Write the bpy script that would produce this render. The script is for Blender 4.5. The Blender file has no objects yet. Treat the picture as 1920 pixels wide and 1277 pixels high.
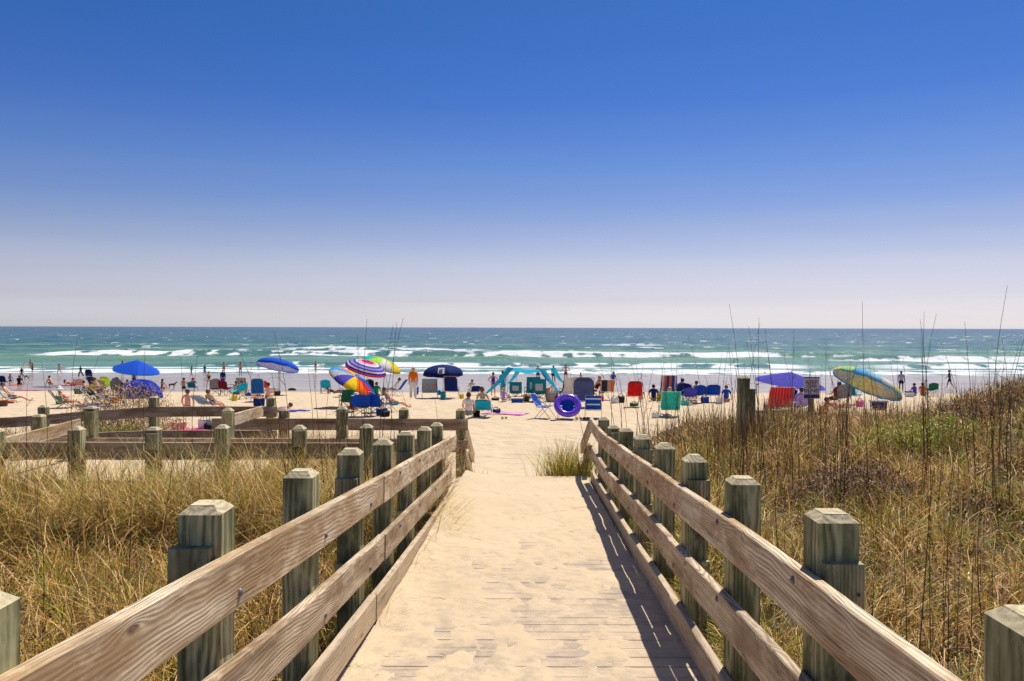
import bpy, bmesh, math, random
import numpy as np
from mathutils import Vector, Matrix
R = math.radians
PI = math.pi
C = bpy.context.scene.collection
scene = bpy.context.scene
random.seed(7)
RNG = np.random.default_rng(11)

# ---------------------------------------------------------------- camera
F = 1480.0      # focal length in photograph pixels (1920 wide)
HY = 612.0      # horizon row at the left of the walkway
ROLL = .0026    # the horizon falls this much per column to the right
def hrow(px): return 614.0 + ROLL * (px - 960)
CZ = 1.6        # eye height above the walkway
cd = bpy.data.cameras.new('camera')
cam = bpy.data.objects.new('camera', cd); C.objects.link(cam)
cam.location = (0, 0, CZ); cam.rotation_euler = (R(90), -math.atan(ROLL), 0)
cd.sensor_width = 36; cd.lens = F / 1920 * 36
cd.shift_y = -(1277 / 2 - 614.0) / 1920
cd.clip_start = 0.05; cd.clip_end = 60000
scene.camera = cam

# ---------------------------------------------------------------- sky, sun, exposure
SUN_EL, SUN_AZ = 58.0, 27.0          # azimuth clockwise from +Y (out to sea)
world = bpy.data.worlds.new('World'); scene.world = world; world.use_nodes = True
nt = world.node_tree; nt.nodes.clear()
wo = nt.nodes.new('ShaderNodeOutputWorld'); bg = nt.nodes.new('ShaderNodeBackground')
sky = nt.nodes.new('ShaderNodeTexSky'); sky.sky_type = 'NISHITA'; sky.sun_disc = False
sky.sun_elevation = R(SUN_EL); sky.sun_rotation = R(SUN_AZ)
sky.air_density = 1.0; sky.dust_density = 0.6; sky.ozone_density = 3.0; sky.altitude = 0
tc = nt.nodes.new('ShaderNodeTexCoord'); sx = nt.nodes.new('ShaderNodeSeparateXYZ')
cr = nt.nodes.new('ShaderNodeValToRGB'); mx = nt.nodes.new('ShaderNodeMix')
mx.data_type = 'RGBA'; mx.blend_type = 'MULTIPLY'; mx.inputs[0].default_value = 1.0
nt.links.new(tc.outputs['Generated'], sx.inputs[0])
mpn = nt.nodes.new('ShaderNodeMapping'); mpn.inputs['Scale'].default_value = (1.3, 1.3, 26); hz = nt.nodes.new('ShaderNodeTexNoise'); hz.inputs['Scale'].default_value = 1.6; hz.inputs['Detail'].default_value = 3
mad = nt.nodes.new('ShaderNodeMath'); mad.operation = 'MULTIPLY_ADD'; mad.inputs[1].default_value = .022; sub = nt.nodes.new('ShaderNodeMath'); sub.operation = 'SUBTRACT'; sub.inputs[1].default_value = .011
nt.links.new(tc.outputs['Generated'], mpn.inputs[0]); nt.links.new(mpn.outputs[0], hz.inputs['Vector']); nt.links.new(hz.outputs[0], mad.inputs[0])
nt.links.new(sx.outputs['Z'], mad.inputs[2]); nt.links.new(mad.outputs[0], sub.inputs[0]); nt.links.new(sub.outputs[0], cr.inputs[0])
SKY_STOPS = [(0.0, (0.66, 0.70, .97)), (0.0351, (0.555, 0.505, 0.66)), (0.0755, (0.552, 0.464, 0.552)), (0.1221, (0.415, 0.389, 0.502)), (0.1549, (0.318, 0.345, 0.507)), (0.2063, (0.231, 0.311, 0.508)), (0.2682, (0.147, 0.255, 0.498)), (0.3269, (0.115, 0.243, 0.483)), (0.3821, (0.102, 0.241, 0.464)), (0.45, (.10, .24, .46)), (.62, (.30, .34, .46)), (1.0, (.42, .42, .47))]  # top stops brighter than a real zenith, added as fill light from overhead
els = cr.color_ramp.elements
while len(els) > 2: els.remove(els[-1])
for i, (p, c) in enumerate(SKY_STOPS):
    e = els[i] if i < 2 else els.new(p)
    e.position = p; e.color = (*c, 1)
cr.color_ramp.interpolation = 'LINEAR'
nt.links.new(sky.outputs[0], mx.inputs[6]); nt.links.new(cr.outputs[0], mx.inputs[7])
nt.links.new(mx.outputs[2], bg.inputs[0]); bg.inputs[1].default_value = 0.15
nt.links.new(bg.outputs[0], wo.inputs[0])
sd = bpy.data.lights.new('sun', 'SUN'); sun = bpy.data.objects.new('sun', sd); C.objects.link(sun)
sd.energy = 4.6; sd.angle = R(0.5); sd.color = (1.0, 0.93, 0.82)
_s = Vector((math.sin(R(SUN_AZ)) * math.cos(R(SUN_EL)), math.cos(R(SUN_AZ)) * math.cos(R(SUN_EL)), math.sin(R(SUN_EL))))
sun.rotation_euler = _s.to_track_quat('Z', 'Y').to_euler(); sun.location = _s * 50
scene.view_settings.view_transform = 'Standard'; scene.view_settings.look = 'None'
scene.view_settings.exposure = 0.25; scene.view_settings.gamma = 1
scene.cycles.max_bounces = 6; scene.cycles.diffuse_bounces = 3; scene.cycles.glossy_bounces = 3
scene.cycles.transmission_bounces = 3; scene.cycles.transparent_max_bounces = 4
scene.cycles.use_denoising = True

# ---------------------------------------------------------------- helpers
def W(px, py, Y):
    return Vector(((px - 960) * Y / F, Y, CZ - (py - hrow(px)) * Y / F))

_tabs = {}
def noise2(x, y, seed=0):
    if seed not in _tabs: _tabs[seed] = np.random.default_rng(seed + 100).random((256, 256))
    t = _tabs[seed]; x = np.asarray(x, float); y = np.asarray(y, float)
    xi = np.floor(x).astype(int); yi = np.floor(y).astype(int)
    fx = x - xi; fy = y - yi; fx = fx * fx * (3 - 2 * fx); fy = fy * fy * (3 - 2 * fy)
    a = t[xi & 255, yi & 255]; b = t[(xi + 1) & 255, yi & 255]
    c = t[xi & 255, (yi + 1) & 255]; d = t[(xi + 1) & 255, (yi + 1) & 255]
    return (a * (1 - fx) + b * fx) * (1 - fy) + (c * (1 - fx) + d * fx) * fy
def fbm(x, y, seed=0, o=4):
    s = 0; a = 0.5; n = 0
    for k in range(o):
        s = s + a * noise2(np.asarray(x) * 2 ** k + 17.3 * k, np.asarray(y) * 2 ** k + 5.1 * k, seed + k); n += a; a *= 0.5
    return s / n
def sstep(a, b, v):
    t = np.clip((np.asarray(v, float) - a) / (b - a), 0, 1); return t * t * (3 - 2 * t)

class MB:
    """collects shapes into one mesh"""
    def __init__(s): s.v = []; s.f = []; s.m = []; s.bc = []
    def add(s, vs, fs, mi=0, bc=None):
        b = len(s.v); s.v += [tuple(q) for q in vs]
        s.bc += [tuple(q) for q in (bc if bc is not None else vs)]
        s.f += [tuple(b + i for i in f) for f in fs]; s.m += [mi] * len(fs)
    def box(s, c, d, mi=0, rz=0, M=None):
        hx, hy, hz = d[0] / 2, d[1] / 2, d[2] / 2
        vs = [Vector((x, y, z)) for x in (-hx, hx) for y in (-hy, hy) for z in (-hz, hz)]
        m = Matrix.Rotation(rz, 3, 'Z') if M is None else M
        s.add([m @ v + Vector(c) for v in vs], [(0, 1, 3, 2), (4, 6, 7, 5), (0, 4, 5, 1), (2, 3, 7, 6), (0, 2, 6, 4), (1, 5, 7, 3)], mi)
    def tube(s, pts, r, n=6, mi=0, cap=True):
        pts = [Vector(p) for p in pts]; rs = r if isinstance(r, (list, tuple)) else [r] * len(pts)
        vs = []; fs = []; up = Vector((0.13, 0.31, 0.94))
        for i, p in enumerate(pts):
            d = (pts[min(i + 1, len(pts) - 1)] - pts[max(i - 1, 0)]); d = d.normalized() if d.length > 1e-9 else Vector((0, 0, 1))
            a = d.cross(up); a = a.normalized() if a.length > 1e-3 else d.cross(Vector((1, 0, 0))).normalized()
            b = d.cross(a)
            vs += [p + (a * math.cos(2 * PI * k / n) + b * math.sin(2 * PI * k / n)) * rs[i] for k in range(n)]
        for i in range(len(pts) - 1):
            fs += [(i * n + k, i * n + (k + 1) % n, (i + 1) * n + (k + 1) % n, (i + 1) * n + k) for k in range(n)]
        if cap: fs += [tuple(range(n - 1, -1, -1)), tuple((len(pts) - 1) * n + k for k in range(n))]
        s.add(vs, fs, mi)
    def lathe(s, prof, n=14, mi=0, o=(0, 0, 0), sy=1.0, M=None):
        vs = []; fs = []; o = Vector(o)
        for (r, z) in prof:
            for k in range(n):
                q = Vector((r * math.cos(2 * PI * k / n), sy * r * math.sin(2 * PI * k / n), z))
                vs.append((M @ q if M is not None else q) + o)
        for i in range(len(prof) - 1):
            fs += [(i * n + k, i * n + (k + 1) % n, (i + 1) * n + (k + 1) % n, (i + 1) * n + k) for k in range(n)]
        s.add(vs, fs, mi)
    def blob(s, c, r, n=10, mi=0, M=None):
        r = r if isinstance(r, (tuple, list)) else (r, r, r); vs = []; fs = []; k2 = n // 2 + 1; c = Vector(c)
        for i in range(k2 + 1):
            t = PI * i / k2
            for k in range(n):
                q = Vector((r[0] * math.sin(t) * math.cos(2 * PI * k / n), r[1] * math.sin(t) * math.sin(2 * PI * k / n), r[2] * math.cos(t)))
                vs.append((M @ q if M is not None else q) + c)
        for i in range(k2):
            fs += [(i * n + k, (i + 1) * n + k, (i + 1) * n + (k + 1) % n, i * n + (k + 1) % n) for k in range(n)]
        s.add(vs, fs, mi)
    def surf(s, fn, nu, nv, mi=0, mfn=None, bfn=None):
        vs = [fn(i / nu, j / nv) for i in range(nu + 1) for j in range(nv + 1)]
        bc = [bfn(i / nu, j / nv) for i in range(nu + 1) for j in range(nv + 1)] if bfn else None
        b = len(s.v); s.v += [tuple(q) for q in vs]; s.bc += [tuple(q) for q in (bc or vs)]
        for i in range(nu):
            for j in range(nv):
                a = b + i * (nv + 1) + j
                s.f.append((a, a + nv + 1, a + nv + 2, a + 1)); s.m.append(mfn((i + .5) / nu, (j + .5) / nv) if mfn else mi)
    def sweep(s, pts, hw, ht, ch=0.005, side=Vector((1, 0, 0)), off=None, mi=0):
        """board: rectangular section (height 2*hw upwards, thickness 2*ht along side) swept along pts with board coordinates"""
        off = off or (random.uniform(-40, 40), random.uniform(-.3, .3), random.uniform(-.3, .3))
        prof = [(-ht + ch, -hw), (ht - ch, -hw), (ht, -hw + ch), (ht, hw - ch), (ht - ch, hw), (-ht + ch, hw), (-ht, hw - ch), (-ht, -hw + ch)]
        vs = []; bc = []; fs = []; L = 0; pts = [Vector(p) for p in pts]; n = 8
        for i, p in enumerate(pts):
            if i: L += (p - pts[i - 1]).length
            d = (pts[min(i + 1, len(pts) - 1)] - pts[max(i - 1, 0)]).normalized()
            sd_ = side.normalized(); upv = sd_.cross(d)
            if upv.z < 0: upv = -upv
            k = 1 / max(.35, abs(upv.z)) if abs(upv.z) > .35 else 1
            for (a, b) in prof:
                w = hw and b
                vs.append(p + sd_ * a + upv * w); bc.append((L + off[0], b + off[1], a + off[2]))
        for i in range(len(pts) - 1):
            fs += [(i * n + k, i * n + (k + 1) % n, (i + 1) * n + (k + 1) % n, (i + 1) * n + k) for k in range(n)]
        fs += [tuple(range(n - 1, -1, -1)), tuple((len(pts) - 1) * n + k for k in range(n))]
        s.add(vs, fs, mi, bc)
    def build(s, name, mats, parent=None, smooth=False, solid=0):
        me = bpy.data.meshes.new(name); me.from_pydata(s.v, [], s.f)
        mats = mats if isinstance(mats, (list, tuple)) else [mats]
        for m in mats: me.materials.append(m)
        me.polygons.foreach_set('material_index', s.m)
        at = me.attributes.new('bc', 'FLOAT_VECTOR', 'POINT'); at.data.foreach_set('vector', np.array(s.bc, dtype=np.float32).ravel())
        if smooth: me.polygons.foreach_set('use_smooth', [True] * len(s.f))
        me.update()
        bm = bmesh.new(); bm.from_mesh(me); bmesh.ops.recalc_face_normals(bm, faces=bm.faces); bm.to_mesh(me); bm.free()
        o = bpy.data.objects.new(name, me); C.objects.link(o)
        if parent is not None: o.parent = parent
        if solid:
            md = o.modifiers.new('thick', 'SOLIDIFY'); md.thickness = solid; md.offset = 0
        return o

def tag(o, label=None, cat=None, group=None, kind=None):
    if label: o['label'] = label
    if cat: o['category'] = cat
    if group: o['group'] = group
    if kind: o['kind'] = kind
    return o
def empty(name, loc=(0, 0, 0), rz=0, label=None, cat=None, group=None):
    o = bpy.data.objects.new(name, None); C.objects.link(o); o.location = loc; o.rotation_euler = (0, 0, rz)
    o.empty_display_size = .2
    return tag(o, label, cat, group)
def np_mesh(name, V, Q, mats, attrs=None, smooth=False, cols=None):
    me = bpy.data.meshes.new(name); n = len(Q); k = Q.shape[1]
    me.vertices.add(len(V)); me.vertices.foreach_set('co', V.astype(np.float32).ravel())
    me.loops.add(n * k); me.loops.foreach_set('vertex_index', Q.astype(np.int32).ravel())
    me.polygons.add(n); me.polygons.foreach_set('loop_start', np.arange(0, n * k, k, dtype=np.int32))
    me.polygons.foreach_set('loop_total', np.full(n, k, dtype=np.int32))
    if smooth: me.polygons.foreach_set('use_smooth', np.ones(n, dtype=bool))
    for m in (mats if isinstance(mats, (list, tuple)) else [mats]): me.materials.append(m)
    for nm, arr in (cols or {}).items():
        a = me.attributes.new(nm, 'FLOAT_COLOR', 'POINT')
        a.data.foreach_set('color', np.concatenate([arr, np.ones((len(arr), 1))], 1).astype(np.float32).ravel())
    for nm, arr in (attrs or {}).items():
        a = me.attributes.new(nm, 'FLOAT', 'POINT'); a.data.foreach_set('value', arr.astype(np.float32).ravel())
    me.update(); me.validate()
    o = bpy.data.objects.new(name, me); C.objects.link(o); return o
def grid_quads(nu, nv):
    a = (np.arange(nu - 1)[:, None] * nv + np.arange(nv - 1)[None, :]).ravel()
    return np.stack([a, a + nv, a + nv + 1, a + 1], 1)

# ---------------------------------------------------------------- materials
class NT:
    def __init__(s, name):
        s.m = bpy.data.materials.new(name); s.m.use_nodes = True; s.t = s.m.node_tree
        s.b = s.t.nodes['Principled BSDF']; s.out = s.t.nodes['Material Output']
    def n(s, t, **kw):
        q = s.t.nodes.new('ShaderNode' + t)
        for k, v in kw.items(): setattr(q, k, v)
        return q
    def l(s, a, b): s.t.links.new(a, b)
    def math(s, op, a, b=None, c=None):
        q = s.n('Math', operation=op)
        for i, v in enumerate((a, b, c)):
            if v is None: continue
            if hasattr(v, 'links'): s.l(v, q.inputs[i])
            else: q.inputs[i].default_value = v
        return q.outputs[0]
    def noise(s, vec, scale, detail=3, rough=.5, dist=0):
        q = s.n('TexNoise'); q.inputs['Scale'].default_value = scale; q.inputs['Detail'].default_value = detail
        q.inputs['Roughness'].default_value = rough; q.inputs['Distortion'].default_value = dist
        if vec is not None: s.l(vec, q.inputs['Vector'])
        return q.outputs[0]
    def mapv(s, vec, sc=(1, 1, 1), loc=(0, 0, 0)):
        q = s.n('Mapping'); q.inputs['Scale'].default_value = sc; q.inputs['Location'].default_value = loc; s.l(vec, q.inputs[0]); return q.outputs[0]
    def ramp(s, fac, stops, interp='LINEAR'):
        q = s.n('ValToRGB'); q.color_ramp.interpolation = interp; e = q.color_ramp.elements
        for i, (p, c) in enumerate(stops):
            k = e[i] if i < 2 else e.new(p)
            k.position = p; k.color = (*c, 1) if len(c) == 3 else c
        s.l(fac, q.inputs[0]); return q.outputs[0]
    def mix(s, fac, a, b, mode='MIX'):
        q = s.n('Mix', data_type='RGBA', blend_type=mode)
        for i, v in ((0, fac), (6, a), (7, b)):
            if hasattr(v, 'links'): s.l(v, q.inputs[i])
            elif i == 0: q.inputs[0].default_value = v
            else: q.inputs[i].default_value = (*v, 1)
        return q.outputs[2]
    def bump(s, h, strength=.5, dist=.01, normal=None):
        q = s.n('Bump'); q.inputs['Strength'].default_value = strength; q.inputs['Distance'].default_value = dist
        s.l(h, q.inputs['Height'])
        if normal is not None: s.l(normal, q.inputs['Normal'])
        s.l(q.outputs[0], s.b.inputs['Normal']); return q.outputs[0]
    def col(s, c):
        if hasattr(c, 'links'): s.l(c, s.b.inputs['Base Color'])
        else: s.b.inputs['Base Color'].default_value = (*c, 1)
    def set(s, rough=.6, spec=.3, **kw):
        s.b.inputs['Roughness'].default_value = rough; s.b.inputs['Specular IOR Level'].default_value = spec
        for k, v in kw.items(): s.b.inputs[k].default_value = v

_pc = {}
def plain(c, rough=.6, spec=.25, var=.12, metal=0, sc=9, trans=0):
    key = (tuple(c), rough, spec, var, metal, trans)
    if key in _pc: return _pc[key]
    m = NT('paint'); t = m.n('TexCoord')
    v = m.noise(t.outputs['Object'], sc, 4)
    f = m.ramp(v, [(.3, tuple(x * (1 - var) for x in c)), (.7, tuple(min(1, x * (1 + var)) for x in c))])
    m.col(f); m.set(rough, spec, Metallic=metal)
    if trans:
        tr = m.n('BsdfTranslucent'); ms = m.n('MixShader'); ms.inputs[0].default_value = trans
        m.l(f, tr.inputs[0]); m.l(m.b.outputs[0], ms.inputs[1]); m.l(tr.outputs[0], ms.inputs[2]); m.l(ms.outputs[0], m.out.inputs[0])
    m.bump(m.noise(t.outputs['Object'], sc * 5, 3), .15, .004)
    _pc[key] = m.m; return m.m
def fabric(c, trans=.25): return plain(c, .8, .1, .14, 0, 7, trans)
def stripes(cs, freq, axis=0, name='striped fabric', trans=.2):
    """fabric with woven stripes in object space, constant bands of the given colours"""
    key = (tuple(cs), freq, axis)
    if key in _pc: return _pc[key]
    m = NT(name); a = m.n('Attribute', attribute_name='bc'); sp = m.n('SeparateXYZ'); m.l(a.outputs['Vector'], sp.inputs[0])
    f = m.math('FRACT', m.math('MULTIPLY', sp.outputs[axis], freq))
    n = len(cs); col = m.ramp(f, [(i / n, cs[i]) for i in range(n)], 'CONSTANT'); m.col(col); m.set(.8, .1)
    if trans:
        tr = m.n('BsdfTranslucent'); ms = m.n('MixShader'); ms.inputs[0].default_value = trans
        m.l(col, tr.inputs[0]); m.l(m.b.outputs[0], ms.inputs[1]); m.l(tr.outputs[0], ms.inputs[2]); m.l(ms.outputs[0], m.out.inputs[0])
    _pc[key] = m.m; return m.m

def wood(name, light, dark, stain, ring=.007, cr=(.25, .75), knots=True, bump=.5, wander=.28):
    m = NT(name); a = m.n('Attribute', attribute_name='bc'); sp = m.n('SeparateXYZ'); m.l(a.outputs['Vector'], sp.inputs[0])
    u, v, w = sp.outputs
    n1 = m.noise(m.mapv(a.outputs['Vector'], (.55, 1.6, 1.6)), 1.0, 2)      # wander of the pith
    n2 = m.noise(m.mapv(a.outputs['Vector'], (2.6, 7.0, 7.0), (9, 3, 1)), 1.0, 3)
    vv = m.math('ADD', v, m.math('MULTIPLY', m.math('SUBTRACT', n1, .5), wander))
    ww = m.math('ADD', w, m.math('MULTIPLY', m.math('SUBTRACT', n2, .5), .05))
    r = m.math('SQRT', m.math('ADD', m.math('MULTIPLY', vv, vv), m.math('MULTIPLY', ww, ww)))
    if knots:
        vo = m.n('TexVoronoi', feature='F1'); m.l(m.mapv(a.outputs['Vector'], (2.0, 6.5, 0.0)), vo.inputs['Vector']); vo.inputs['Scale'].default_value = 1
        kd = m.math('SUBTRACT', 1.0, m.math('MINIMUM', 1.0, m.math('MULTIPLY', vo.outputs['Distance'], 3.2)))
        kd = m.math('POWER', kd, 2.0)
        r = m.math('ADD', r, m.math('MULTIPLY', kd, .045))
    sn = m.math('SINE', m.math('MULTIPLY', r, 2 * PI / ring))
    sn = m.math('MULTIPLY', m.math('ADD', sn, 1.0), .5)
    st = m.noise(m.mapv(a.outputs['Vector'], (1.5, 90, 90)), 1.0, 4, .6)
    g = m.math('ADD', m.math('MULTIPLY', sn, .34), m.math('MULTIPLY', st, .72))
    c = m.ramp(g, [(cr[0], dark), (cr[1], light)])
    bl = m.noise(m.mapv(a.outputs['Vector'], (1.3, 5, 5), (4, 4, 4)), 1.0, 4, .6)
    c = m.mix(m.math('MULTIPLY', m.ramp(bl, [(.42, (0, 0, 0)), (.60, (1, 1, 1))]), .8), c, stain)
    gy = m.noise(m.mapv(a.outputs['Vector'], (.9, 14, 14), (7, 2, 8)), 1.0, 3, .6)
    c = m.mix(m.math('MULTIPLY', m.ramp(gy, [(.55, (0, 0, 0)), (.70, (1, 1, 1))]), .55), c, tuple(x * .55 for x in dark))
    gr = m.noise(m.mapv(a.outputs['Vector'], (5, 12, 12), (1, 7, 4)), 1.0, 5, .7)
    c = m.mix(m.math('MULTIPLY', m.ramp(gr, [(.5, (0, 0, 0)), (.75, (1, 1, 1))]), .45), c, tuple(x * 1.25 + .03 for x in light))
    cks = m.noise(m.mapv(a.outputs['Vector'], (3.0, 120, 120), (2, 9, 5)), 1.0, 2)
    ck = m.ramp(cks, [(.66, (0, 0, 0)), (.71, (1, 1, 1))])
    c = m.mix(m.math('MULTIPLY', ck, .75), c, tuple(x * .25 for x in dark))
    if knots:
        kn = m.ramp(vo.outputs['Distance'], [(.045, (1, 1, 1)), (.10, (0, 0, 0))])
        c = m.mix(m.math('MULTIPLY', kn, .8), c, tuple(x * .4 for x in dark))
    m.col(c); m.set(.82, .15)
    h = m.math('SUBTRACT', g, m.math('MULTIPLY', ck, 1.2))
    m.bump(h, bump, .0035)
    return m.m
M_POST = wood('green_grey_post_wood', (.62, .58, .31), (.12, .12, .055), (.08, .09, .04), .014, knots=False, wander=.05)
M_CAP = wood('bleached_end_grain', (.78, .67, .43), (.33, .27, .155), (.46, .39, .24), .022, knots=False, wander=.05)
M_BLOCK = wood('green_grey_block_wood', (.56, .50, .29), (.17, .155, .08), (.11, .115, .05), .012, wander=.08)
M_RAIL = wood('weathered_tan_rail_wood', (.90, .755, .53), (.27, .19, .115), (.36, .215, .095), .012, cr=(.2, .8))
M_RAIL2 = wood('grey_brown_rail_wood', (.74, .595, .415), (.24, .17, .105), (.25, .16, .085), .012)
M_KICK = wood('sandy_kick_wood', (.62, .50, .35), (.34, .255, .165), (.55, .43, .29), .012)
M_DECK = wood('grey_deck_plank_wood', (.44, .365, .29), (.27, .215, .17), (.40, .33, .25), .012, bump=.25, knots=False)
def dust_deck(mat):
    """sand rubbed into the plank grain, in soft patches"""
    t = mat.node_tree; b = t.nodes['Principled BSDF']; src = b.inputs['Base Color'].links[0].from_socket
    g = t.nodes.new('ShaderNodeNewGeometry'); n = []
    for sc, de in ((3.2, 6), (38, 3)):
        q = t.nodes.new('ShaderNodeTexNoise'); q.inputs['Scale'].default_value = sc; q.inputs['Detail'].default_value = de; q.inputs['Roughness'].default_value = .68
        t.links.new(g.outputs['Position'], q.inputs['Vector']); n.append(q)
    ad = t.nodes.new('ShaderNodeMath'); ad.operation = 'MULTIPLY_ADD'; ad.inputs[1].default_value = .25
    t.links.new(n[1].outputs[0], ad.inputs[0]); t.links.new(n[0].outputs[0], ad.inputs[2])
    r = t.nodes.new('ShaderNodeValToRGB'); e = r.color_ramp.elements
    e[0].position = .50; e[0].color = (.12, .12, .12, 1); e[1].position = .70; e[1].color = (.93, .93, .93, 1)
    t.links.new(ad.outputs[0], r.inputs[0])
    m = t.nodes.new('ShaderNodeMix'); m.data_type = 'RGBA'; t.links.new(r.outputs[0], m.inputs[0]); t.links.new(src, m.inputs[6])
    m.inputs[7].default_value = (.60, .47, .32, 1); t.links.new(m.outputs[2], b.inputs['Base Color'])
dust_deck(M_DECK)

M_STEEL = plain((.16, .16, .19), .6, .4, .3, .4)
M_RUST = plain((.12, .07, .045), .7, .3, .3)
M_ALU = plain((.62, .63, .65), .35, .5, .08, .6)
M_BLACK = plain((.025, .025, .03), .5, .3, .2)
M_WHITE = plain((.8, .8, .8), .5, .3, .05)
M_POLE = plain((.55, .53, .5), .4, .4, .1, .4)

def sand_mat(name, wet=False):
    m = NT(name); g = m.n('NewGeometry'); P = g.outputs['Position']
    n1 = m.noise(P, .9, 5, .6); n2 = m.noise(P, 260, 3, .6); n3 = m.noise(m.mapv(P, (9, 13, 9)), 1.0, 4, .6)
    c = m.ramp(n1, [(.3, (.60, .475, .315)), (.7, (.69, .555, .375))])
    c = m.mix(m.math('MULTIPLY', n2, .35), c, (.46, .35, .23))
    c = m.mix(m.ramp(n3, [(.52, (0, 0, 0)), (.75, (.35, .35, .35))]), c, (.48, .37, .26))
    m.set(.9, .1)
    if not wet:
        mo = m.noise(m.mapv(P, (5, 3.6, 3)), 1.0, 6, .68); sp = m.n('SeparateXYZ'); m.l(P, sp.inputs[0])
        near = m.math('MULTIPLY', m.math('MAXIMUM', 0.0, m.math('SUBTRACT', 9.5, sp.outputs[1])), .13)
        c = m.mix(m.math('MULTIPLY', m.ramp(mo, [(.50, (0, 0, 0)), (.62, (1, 1, 1))]), near), c, (.43, .35, .255))
    if wet:
        # wetness follows the distance down the beach
        sp = m.n('SeparateXYZ'); m.l(P, sp.inputs[0])
        wob = m.noise(m.mapv(P, (.05, .0, .0)), 1.0, 3); y = m.math('ADD', sp.outputs[1], m.math('MULTIPLY', wob, 9))
        wf = m.ramp(m.math('MULTIPLY', y, .01), [(.60, (0, 0, 0)), (.66, (1, 1, 1))])
        pool = m.noise(m.mapv(P, (.03, .25, .2)), 1.0, 4)
        wc = m.ramp(pool, [(.35, (.26, .20, .15)), (.65, (.34, .265, .20))])
        stk = m.noise(m.mapv(P, (.035, .9, .2), (3, 1, 0)), 1.0, 5, .62)
        wc = m.mix(m.ramp(stk, [(.50, (0, 0, 0)), (.62, (.7, .7, .7))]), wc, (.46, .36, .26))
        wc = m.mix(m.ramp(stk, [(.30, (.6, .6, .6)), (.42, (0, 0, 0))]), wc, (.17, .14, .13))
        c = m.mix(wf, c, wc)
        ro = m.math('SUBTRACT', .9, m.math('MULTIPLY', wf, m.math('MULTIPLY_ADD', stk, -.7, 1.05))); m.l(ro, m.b.inputs['Roughness'])
        m.l(m.math('ADD', .1, m.math('MULTIPLY', wf, .55)), m.b.inputs['Specular IOR Level'])
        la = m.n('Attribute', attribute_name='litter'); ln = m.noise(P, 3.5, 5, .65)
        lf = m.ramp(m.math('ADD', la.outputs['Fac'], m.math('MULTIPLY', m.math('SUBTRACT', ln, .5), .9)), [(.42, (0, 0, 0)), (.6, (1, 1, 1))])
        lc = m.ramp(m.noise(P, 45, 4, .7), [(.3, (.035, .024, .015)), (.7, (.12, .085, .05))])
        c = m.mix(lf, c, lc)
        m.col(c)
        h1 = m.noise(m.mapv(P, (2.2, 3.2, 3)), 1.0, 4, .6, .4)
        vo = m.n('TexVoronoi', feature='SMOOTH_F1'); m.l(m.mapv(P, (2.4, 3.0, 2)), vo.inputs['Vector']); vo.inputs['Scale'].default_value = 1
        h = m.math('ADD', h1, m.math('MULTIPLY', vo.outputs['Distance'], .8))
        bq = m.n('Bump'); bq.inputs['Distance'].default_value = .11
        m.l(m.math('SUBTRACT', 1.0, m.math('MULTIPLY', wf, .97)), bq.inputs['Strength']); m.l(h, bq.inputs['Height'])
        m.l(bq.outputs[0], m.b.inputs['Normal'])
    else:
        m.col(c); m.bump(m.math('ADD', m.noise(P, 40, 4, .6), m.math('MULTIPLY', m.noise(P, 300, 2), .3)), .5, .012)
    return m.m
M_SAND = sand_mat('dry_sand'); M_BEACH = sand_mat('beach_sand', True)
# ================================================================ ground
SL = .0595                                        # fall of the walkway
def deck_z(Y): return -SL * Y
def yaw(Y): return .0216 * Y                      # the walkway runs a little to the right
_BY = [-10, 0, 12, 13.2, 14.5, 17, 22, 30, 41, 50, 60, 75, 95, 130]
_BZ = [-.9, -.9, -.95, -1.0, -1.12, -1.42, -1.72, -1.95, -2.2, -2.72, -3.3, -3.85, -4.22, -4.9]
def beach_z(Y): return np.interp(Y, _BY, _BZ)
def ground_z(x, Y):
    x = np.asarray(x, float); Y = np.asarray(Y, float)
    b = beach_z(Y); s = x - .0216 * Y + .02
    gl = np.interp(Y, [-6, 3, 9, 12, 15, 18, 21, 24, 30], [-.3, -.5, -.62, -.72, -.85, -1.1, -1.65, -3, -14])
    gr = np.interp(Y, [-6, 2, 5, 9, 13, 16, 18, 21, 24, 30], [-.2, -.3, -.38, -.38, -.27, -.33, -.6, -1.6, -3, -14])
    gr = gr - .45 * sstep(4.2, 1.5, s) * sstep(6, 12, Y) + .60 * sstep(.50, .66, x / np.maximum(Y, 1)) * sstep(6.5, 12, Y)
    gr = gr + .25 * sstep(3, 7, x) * sstep(9, 3, Y)
    bump = (fbm(x * .7, Y * .7, 3) - .5) * .28
    # dune on each side, kept low under and in front of the walkway
    kl = sstep(-1.05, -1.7, s); kr = sstep(1.0, 1.7, s)
    front = sstep(13.2, 15.5, Y)
    kl = kl * (1 - front * sstep(-3.2, -1.2, s)); kr = kr * (1 - front * sstep(2.4, 1.2, s))
    kr = kr * (1 - .75 * sstep(12.3, 13.6, Y) * sstep(3.2, 1.8, s))
    und = np.minimum(deck_z(Y) - .30, b + 2); und = np.where(Y < 12.25, und, b)
    far = np.maximum(b, -9)
    dl = np.maximum(gl + bump, far); dr = np.maximum(gr + bump, far)
    z = und * (1 - kl) * (1 - kr) + dl * kl + dr * kr
    # scuffed dry sand: small hollows and heaps left by feet
    scuff = (fbm(x * 2.1, Y * 2.4, 9, 3) - .5) * .09 * sstep(12.6, 15, Y) * sstep(70, 48, Y)
    return z + scuff
def tab_y(lo, hi, n, p):
    return lo + (hi - lo) * np.linspace(0, 1, n) ** p
ys = np.concatenate([np.arange(-6, 24, .11), np.arange(24, 52, .28), tab_y(52.4, 140, 60, 1.3)])
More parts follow.
